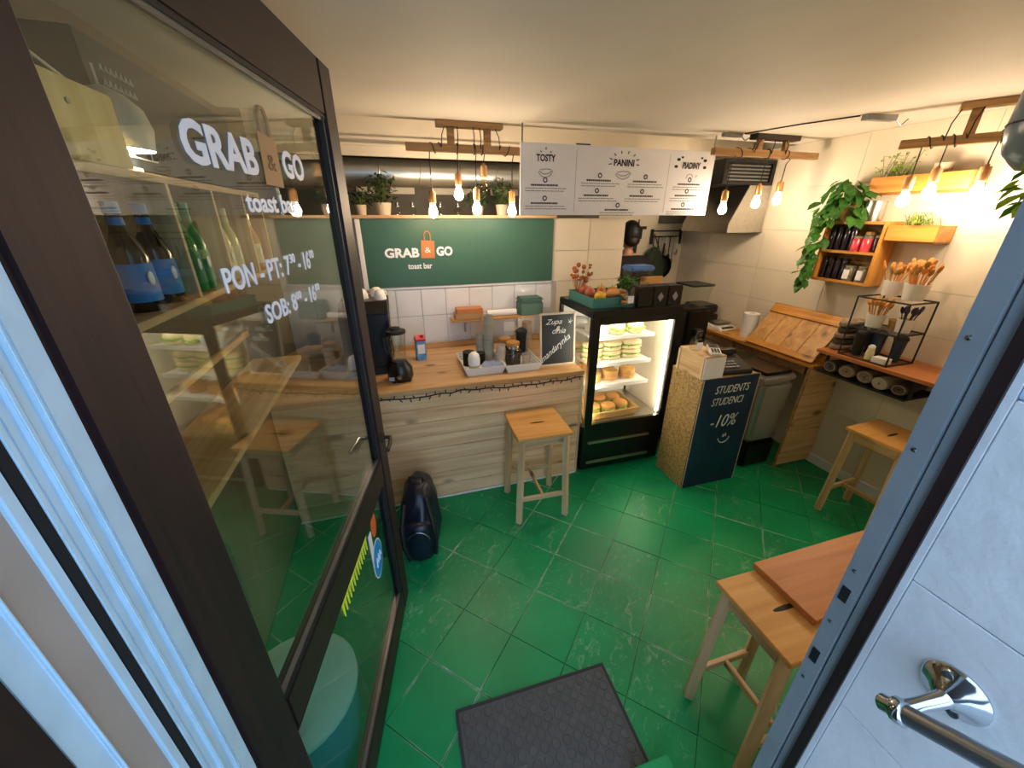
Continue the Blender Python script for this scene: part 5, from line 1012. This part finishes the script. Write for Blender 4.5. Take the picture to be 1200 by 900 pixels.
# ================================================================== STOOLS
def stool(name, label, loc, rz, s=0.37, h=0.68, group='honey coloured wooden stools'):
    t = thing(name, label, 'stool', loc, rz, group); a = s / 2
    Bx('seat', 'seat', -a, a, -a, a, h - 0.022, h, t, 0.003)
    MB().ell((0, 0, h), (0.055, 0.009, 0.0012), 16, 4, p=0.6).build('slot_shade', 'blackm', t)  # no hole cut: black oval paints the shade inside the handle slot
    L = a - 0.035
    for sx in (-1, 1):
        for sy in (-1, 1): MB().bar((sx * (L + 0.02), sy * (L + 0.02), 0), (sx * L, sy * L, h - 0.022), 0.036, 0.036).build('leg', 'pinez', t, 0.002)
    for sy in (-1, 1): Bx('apron', 'pine', -L + 0.018, L - 0.018, sy * L - 0.01, sy * L + 0.01, h - 0.085, h - 0.022, t, 0.002)
    for sx in (-1, 1): Bx('apron', 'piney', sx * L - 0.01, sx * L + 0.01, -L + 0.018, L - 0.018, h - 0.085, h - 0.022, t, 0.002)
    zr = 0.19; Lr = L + 0.02 * (1 - zr / h)
    for sy in (-1, 1): MB().bar((-Lr, sy * Lr, zr), (Lr, sy * Lr, zr), 0.018, 0.034).build('stretcher', 'pine', t, 0.002)
    MB().bar((0, -Lr, zr), (0, Lr, zr), 0.018, 0.03).build('cross_rail', 'piney', t, 0.002)
    return t
stool('stool', 'wooden stool standing in front of the plank counter', (0.815, 2.135, 0), R(-2))
stool('stool', 'wooden stool at the right wall under the reddish ledge', (2.93, 1.335, 0), R(3), 0.34)
stool('stool', 'wooden stool near the doorway carrying an orange board', (1.18, 0.61, 0), R(-1), 0.31, 0.70)
b_ = tag(MB().box(1.205, 2.35, 0.53, 0.775, 0.7015, 0.727).build('bench_board', 'redwoodx', bevel=0.002), 'orange brown wooden board resting across the stool near the doorway', 'board')
stool('stool', 'wooden stool at the far end of the orange board', (2.10, 0.64, 0), R(90), 0.31, 0.70)
fp2 = tag(MB().box(1.18, 1.62, 0.60, 1.05, 0.0, 0.012).build('floor_panel', 'cupgrey', bevel=0.003), 'thin greyish panel lying on the floor under the orange board', 'panel') if False else None

# ------------------------------------------------------------------ mat, backpack
mt = thing('door_mat', 'dark grey rubber mat with round studs on the green floor', 'mat', (0.04, 0.985, 0.002), R(-0.6))
MB().box(0, 0.70, -0.45, 0, 0, 0.007).build('base', 'rubber', mt, 0.002)
for q in ((0, 0.70, -0.012, 0), (0, 0.70, -0.45, -0.438), (0, 0.012, -0.438, -0.012), (0.688, 0.70, -0.438, -0.012)): Bx('rim', 'rubberd', *q, 0.007, 0.010, mt, 0.001)
stud = None
for i in range(14):
    for j in range(9):
        p = (0.042 + i * 0.0474, -0.042 - j * 0.0457, 0.007)
        if stud is None: stud = MB().lathe([(0.0205, -0.0008), (0.0205, 0.0022), (0.0175, 0.0036), (0.0150, 0.0016), (0, 0.0014)], n=12).build('stud', 'rubber', mt); stud.location = p
        else: inst(stud, mt, p)
bp = thing('backpack', 'black shiny backpack leaning against the plank counter', 'backpack', (-0.01, 1.985, 0.0), R(-8))
b = MB(); o0 = 0; b.ell((0, 0, 0.235), (0.118, 0.19, 0.235), 44, 34, p=0.6)
rnd = random.Random(4)
for i, v_ in enumerate(b.v):
    x, y, z = v_; f = 1 - 0.22 * max(0, (z - 0.25) / 0.22); th_ = math.atan2(y, x); w = 0.045 * math.sin(6 * th_ + 8 * z) + 0.03 * math.sin(11 * th_ - 26 * z) + 0.02 * math.sin(40 * z + 3 * th_)
    b.v[i] = (x * f * (1 + w), (y * f + 0.10 * (z / 0.47) - 0.04) * (1 + w), z)
b.build('body', 'bagfab', bp, smooth=True)
b = MB(); b.ell((0.0, -0.15, 0.165), (0.088, 0.05, 0.14), 22, 16, p=0.45); b.build('front_pocket', 'bagfab', bp, smooth=True)
MB().tube([(-0.075, -0.10, 0.40), (-0.09, -0.19, 0.30), (-0.085, -0.21, 0.18), (-0.06, -0.20, 0.07)], 0.014, 8).build('strap', 'blackm', bp, smooth=True)
MB().tube([(0.05, -0.08, 0.42), (0.085, -0.17, 0.33), (0.10, -0.19, 0.2), (0.09, -0.17, 0.07)], 0.012, 8).build('strap', 'blackm', bp, smooth=True)
MB().tube([(-0.04, 0.03, 0.455), (-0.045, 0.02, 0.50), (0.03, 0.02, 0.505), (0.035, 0.03, 0.455)], 0.008, 8).build('carry_handle', 'blackm', bp, smooth=True)
MB().tube([(0.0 + 0.07 * math.cos(R(a)), -0.200, 0.18 + 0.09 * math.sin(R(a))) for a in range(20, 170, 15)], 0.004, 6).build('zip', 'steel', bp)
MB().ell((-0.092, -0.155, 0.24), (0.012, 0.025, 0.034), 10, 8).build('side_patch', 'reflect', bp, smooth=True)

# ================================================================== LEFT WALL, BEHIND THE OPEN DOOR
SX = -0.60
cu = thing('bottle_shelf', 'wooden cubby shelf of drink bottles on the left wall behind the door', 'shelf', (LX + 0.001, 1.0, 1.695)); sd = SX - LX - 0.001
Bx('bottom_board', 'piney', 0, sd, 0, 1.4, 0, 0.02, cu, 0.002); Bx('top_board', 'piney', 0, sd, 0, 1.4, 0.345, 0.365, cu, 0.002); Bx('back_board', 'beam', 0, 0.008, 0, 1.4, 0.02, 0.345, cu)
for y in (0.0, 0.47, 0.79, 1.12, 1.38): Bx('divider', 'pinez', 0.008, sd, y, y + 0.018, 0.02, 0.345, cu, 0.001)
bz = 1.716
def bottle(name, label, loc, r, h, glassm, labm, capm, group):
    t = thing(name, label, 'bottle', loc, 0, group)
    MB().lathe([(0, 0), (r * 0.92, 0), (r, 0.008), (r, h * 0.52), (r * 0.8, h * 0.62), (r * 0.42, h * 0.76), (r * 0.36, h * 0.93), (0, h * 0.93)], n=18).build('bottle_body', glassm, t, smooth=True)
    MB().lathe([(r * 0.42, h * 0.90), (r * 0.42, h), (0, h)], n=14).build('cap', capm, t, smooth=True)
    MB().lathe([(r * 1.012, h * 0.10), (r * 1.012, h * 0.46)], n=18).build('label_band', labm, t, smooth=True)
    MB().ell((r * 0.96, -r * 0.35, h * 0.32), (r * 0.1, r * 0.32, h * 0.07), 10, 6).build('label_mark', 'vinyl', t)
    MB().lathe([(r * 0.44, h * 0.80), (r * 0.40, h * 0.87)], n=14).build('neck_band', labm, t, smooth=True); return t
for i, (x, y) in enumerate(((-0.66, 1.295), (-0.66, 1.42))): bottle('cola_bottle', 'dark cola bottle with blue label, ' + ('nearer the hinge' if i == 0 else 'right one of the pair'), (x, y, bz), 0.042, 0.27, 'cola', 'bluelabel', 'blue', 'cola bottles on the left shelf')
for i in range(3): bottle('soda_bottle', ('left', 'middle', 'right')[i] + ' green soda bottle with green label on the left shelf', (-0.66, 1.535 + i * 0.076, bz), 0.036, 0.28, 'greenbottle', 'greenlabel', 'greenlabel', 'green soda bottles')
for i in range(3): bottle('juice_bottle', ('left', 'middle', 'right')[i] + ' pale yellow bottle with cream label on the left shelf', (-0.66, 1.84 + i * 0.095, bz), 0.034, 0.27, 'clearbottle', 'cream2', 'cream2', 'pale drink bottles')
for i in range(2): bottle('juice_bottle', ('left', 'right')[i] + ' amber bottle in the fourth compartment of the left shelf', (-0.66, 2.22 + i * 0.10, bz), 0.036, 0.25, 'crust', 'cream2', 'inox', 'amber bottles')
ob = thing('plywood_box', 'bright plywood box on top of the bottle shelf', 'box', (LX + 0.001, 1.0, 2.062)); MB().box(0, sd - 0.005, 0, 0.35, 0, 0.155).build('box_body', 'ply', ob, 0.002); MB().lathe([(0.006, -0.002), (0.006, 0.002), (0, 0.002)], (0, 0, 0), 8, Matrix.Translation((sd - 0.004, 0.18, 0.11)) @ Matrix.Rotation(PI / 2, 4, 'Y')).build('bolt', 'steel', ob)
wbd = thing('wall_chalkboard', 'dark chalkboard with white chalk drawing above the left bottle shelf', 'chalkboard', (LX + 0.001, 1.40, 2.075)); Bx('slate', 'slate', 0.0, 0.16, 0, 1.0, 0, 0.29, wbd, 0.002)
q = []
rnd = random.Random(3)
for k in range(5):
    z = 0.22 - k * 0.032; x = 0.06
    while x < 0.20: q.append([(x, z), (x + 0.008, z + 0.014), (x + 0.014, z)]); x += 0.022
q += [[(0.05, 0.03), (0.21, 0.03)], [(0.09, 0.03), (0.08, 0.06), (0.19, 0.06), (0.18, 0.03)]]
strokes('chalk_writing', q, 0.0022, 'chalk', wbd, (0.162, 0, 0), (0, 0, PI / 2))
cl = thing('clamp_lamp', 'white dome lamp with cord on top of the plywood box', 'lamp', (-0.66, 1.43, 2.065)); MB().lathe([(0.035, 0), (0.035, 0.008), (0.008, 0.012), (0.008, 0.05), (0, 0.05)], n=16).build('foot', 'whitepot', cl, smooth=True)
MB().lathe([(0.075, 0.05), (0.085, 0.10), (0.075, 0.145), (0.045, 0.175), (0.015, 0.19), (0, 0.19)], n=22).build('shade', 'whitepot', cl, smooth=True); MB().tube([(0, 0, 0.185), (0, 0, 0.235)], 0.005, 8).build('stem', 'whitepot', cl); MB().lathe([(0, 0.055), (0.05, 0.058), (0.05, 0.07), (0, 0.075)], n=16).build('glowing_diffuser', emis('lamp_diffuser', '#fff1d8', 140), cl)
MB().tube([(0.0, -0.08, 0.12), (0.02, -0.15, 0.16), (0.02, -0.24, 0.185), (0.0, -0.38, 0.19), (-0.1, -0.44, 0.18)], 0.004, 6).build('cord', 'whitecord', cl, smooth=True)
ll = thing('left_ledge', 'long wooden bar ledge along the left wall behind the door', 'ledge', (LX + 0.001, 0.75, 1.195)); Bx('board', 'piney', 0, sd + 0.03, 0, 1.62, 0, 0.026, ll, 0.002); Bx('upper_rail', 'piney', 0, 0.02, 0, 1.62, 0.16, 0.19, ll, 0.002)
for y in (0.3, 1.3): MB().box(0, sd - 0.02, y, y + 0.03, -0.03, 0).box(0, 0.03, y, y + 0.03, -0.2, -0.03).build('bracket', 'beam', ll)
rb = thing('round_bin', 'round plastic bin with pale teal lid behind the door', 'bin', (-0.505, 0.99, 0)); MB().lathe([(0, 0), (0.17, 0), (0.205, 0.42), (0.20, 0.42), (0, 0.42)], n=32).build('bin_body', 'bluebin', rb, smooth=True); MB().lathe([(0.212, 0.41), (0.212, 0.43), (0.19, 0.442), (0.10, 0.45), (0, 0.452)], n=32).build('lid', 'tealbin', rb, smooth=True)
hj = thing('jacket', 'dark green jacket hanging under the left ledge', 'jacket', (-0.72, 1.12, 0.55)); MB().prism([(-0.14, 0), (0.15, 0.02), (0.16, 0.35), (0.06, 0.56), (-0.05, 0.56), (-0.15, 0.35)], -0.05, 0.06, axis=0).build('cloth', 'leafd', hj, 0.03, smooth=True); MB().prism([(-0.20, 0.08), (-0.13, 0.08), (-0.06, 0.53), (-0.11, 0.50)], -0.04, 0.05, axis=0).build('sleeve', 'leafd', hj, 0.02); MB().tube([(0, 0, 0.55), (-0.06, 0, 0.60), (-0.085, 0, 0.60)], 0.006, 6).build('hanging_loop', 'blackm', hj)

# ================================================================== OUTSIDE: HANDRAIL, LAMP, NEAR PLANT
hr = thing('handrail', 'chrome handrail bracket with dark bar on the white outer wall', 'handrail', (0.7495, 0.143, 1.286))
TX = Matrix.Rotation(-PI / 2, 4, 'Y')
MB().lathe([(0.040, 0), (0.041, 0.004), (0.036, 0.010), (0.024, 0.016), (0.014, 0.028), (0.0, 0.03)], (0, 0, 0), 26, TX).build('rose', 'chrome', hr, smooth=True)
MB().lathe([(0.007, 0.006), (0.007, 0.011), (0, 0.012)], (0, 0, 0), 12, Matrix.Translation((-0.004, 0.012, 0.026)) @ TX).build('screw', 'steel', hr); MB().lathe([(0.007, 0.006), (0.007, 0.011), (0, 0.012)], (0, 0, 0), 12, Matrix.Translation((-0.004, -0.012, -0.026)) @ TX).build('screw', 'steel', hr)
MB().tube([(-0.012, 0, 0), (-0.03, 0.0, -0.004), (-0.055, 0.008, -0.018), (-0.078, 0.014, -0.030)], [0.018, 0.012, 0.010, 0.012], 14).build('arm', 'chrome', hr, smooth=True)
d_ = Vector((0.0, -0.85, 0.53)).normalized(); p0 = Vector((-0.083, 0.018, -0.033))
MB().tube([p0 - d_ * 0.022, p0 - d_ * 0.018, p0 - d_ * 0.006, p0, p0 + d_ * 0.012, p0 + d_ * 0.015], [0.009, 0.013, 0.013, 0.019, 0.019, 0.016], 16).build('end_socket', 'chrome', hr, smooth=True)
MB().tube([p0 + d_ * 0.012, p0 + d_ * 0.75], 0.0145, 16).build('bar', 'steel', hr, smooth=True)
gl = thing('outdoor_lamp', 'rounded grey blue lamp housing at the upper right edge', 'lamp', (1.352, 0.555, 2.035)); MB().lathe([(0.0, 0), (0.055, 0.01), (0.085, 0.04), (0.095, 0.09), (0.092, 0.17), (0.07, 0.215), (0.02, 0.23), (0, 0.23)], n=28).build('housing', 'globe', gl, smooth=True); MB().lathe([(0.0965, 0.095), (0.0965, 0.099)], n=28).build('seam', 'blackm', gl); MB().tube([(0, 0, 0.22), (0, 0, 0.45)], 0.012, 10).build('stem', 'globe', gl)
hp = thing('hanging_plant', 'bright green leafy plant hanging below the grey blue lamp', 'plant', (1.335, 0.53, 1.985))
rnd = random.Random(12); lf0 = None; st = MB()
for i in range(22):
    a = rnd.uniform(PI * 0.55, PI * 1.6); rr = rnd.uniform(0.0, 0.06); p = Vector((rr * math.cos(a), rr * math.sin(a), rnd.uniform(-0.02, 0.10))); addleaf(hp, p, rnd.uniform(0.03, 0.05), (rnd.uniform(-0.4, 0.4), rnd.uniform(0.0, 0.9), a), 'leafl' if i > 2 else 'leaf')
st.tube([(0.03, 0, 0.15), (0.02, 0, 0.08), (0, 0, 0.0)], 0.003, 5); st.build('vine', 'stem', hp)
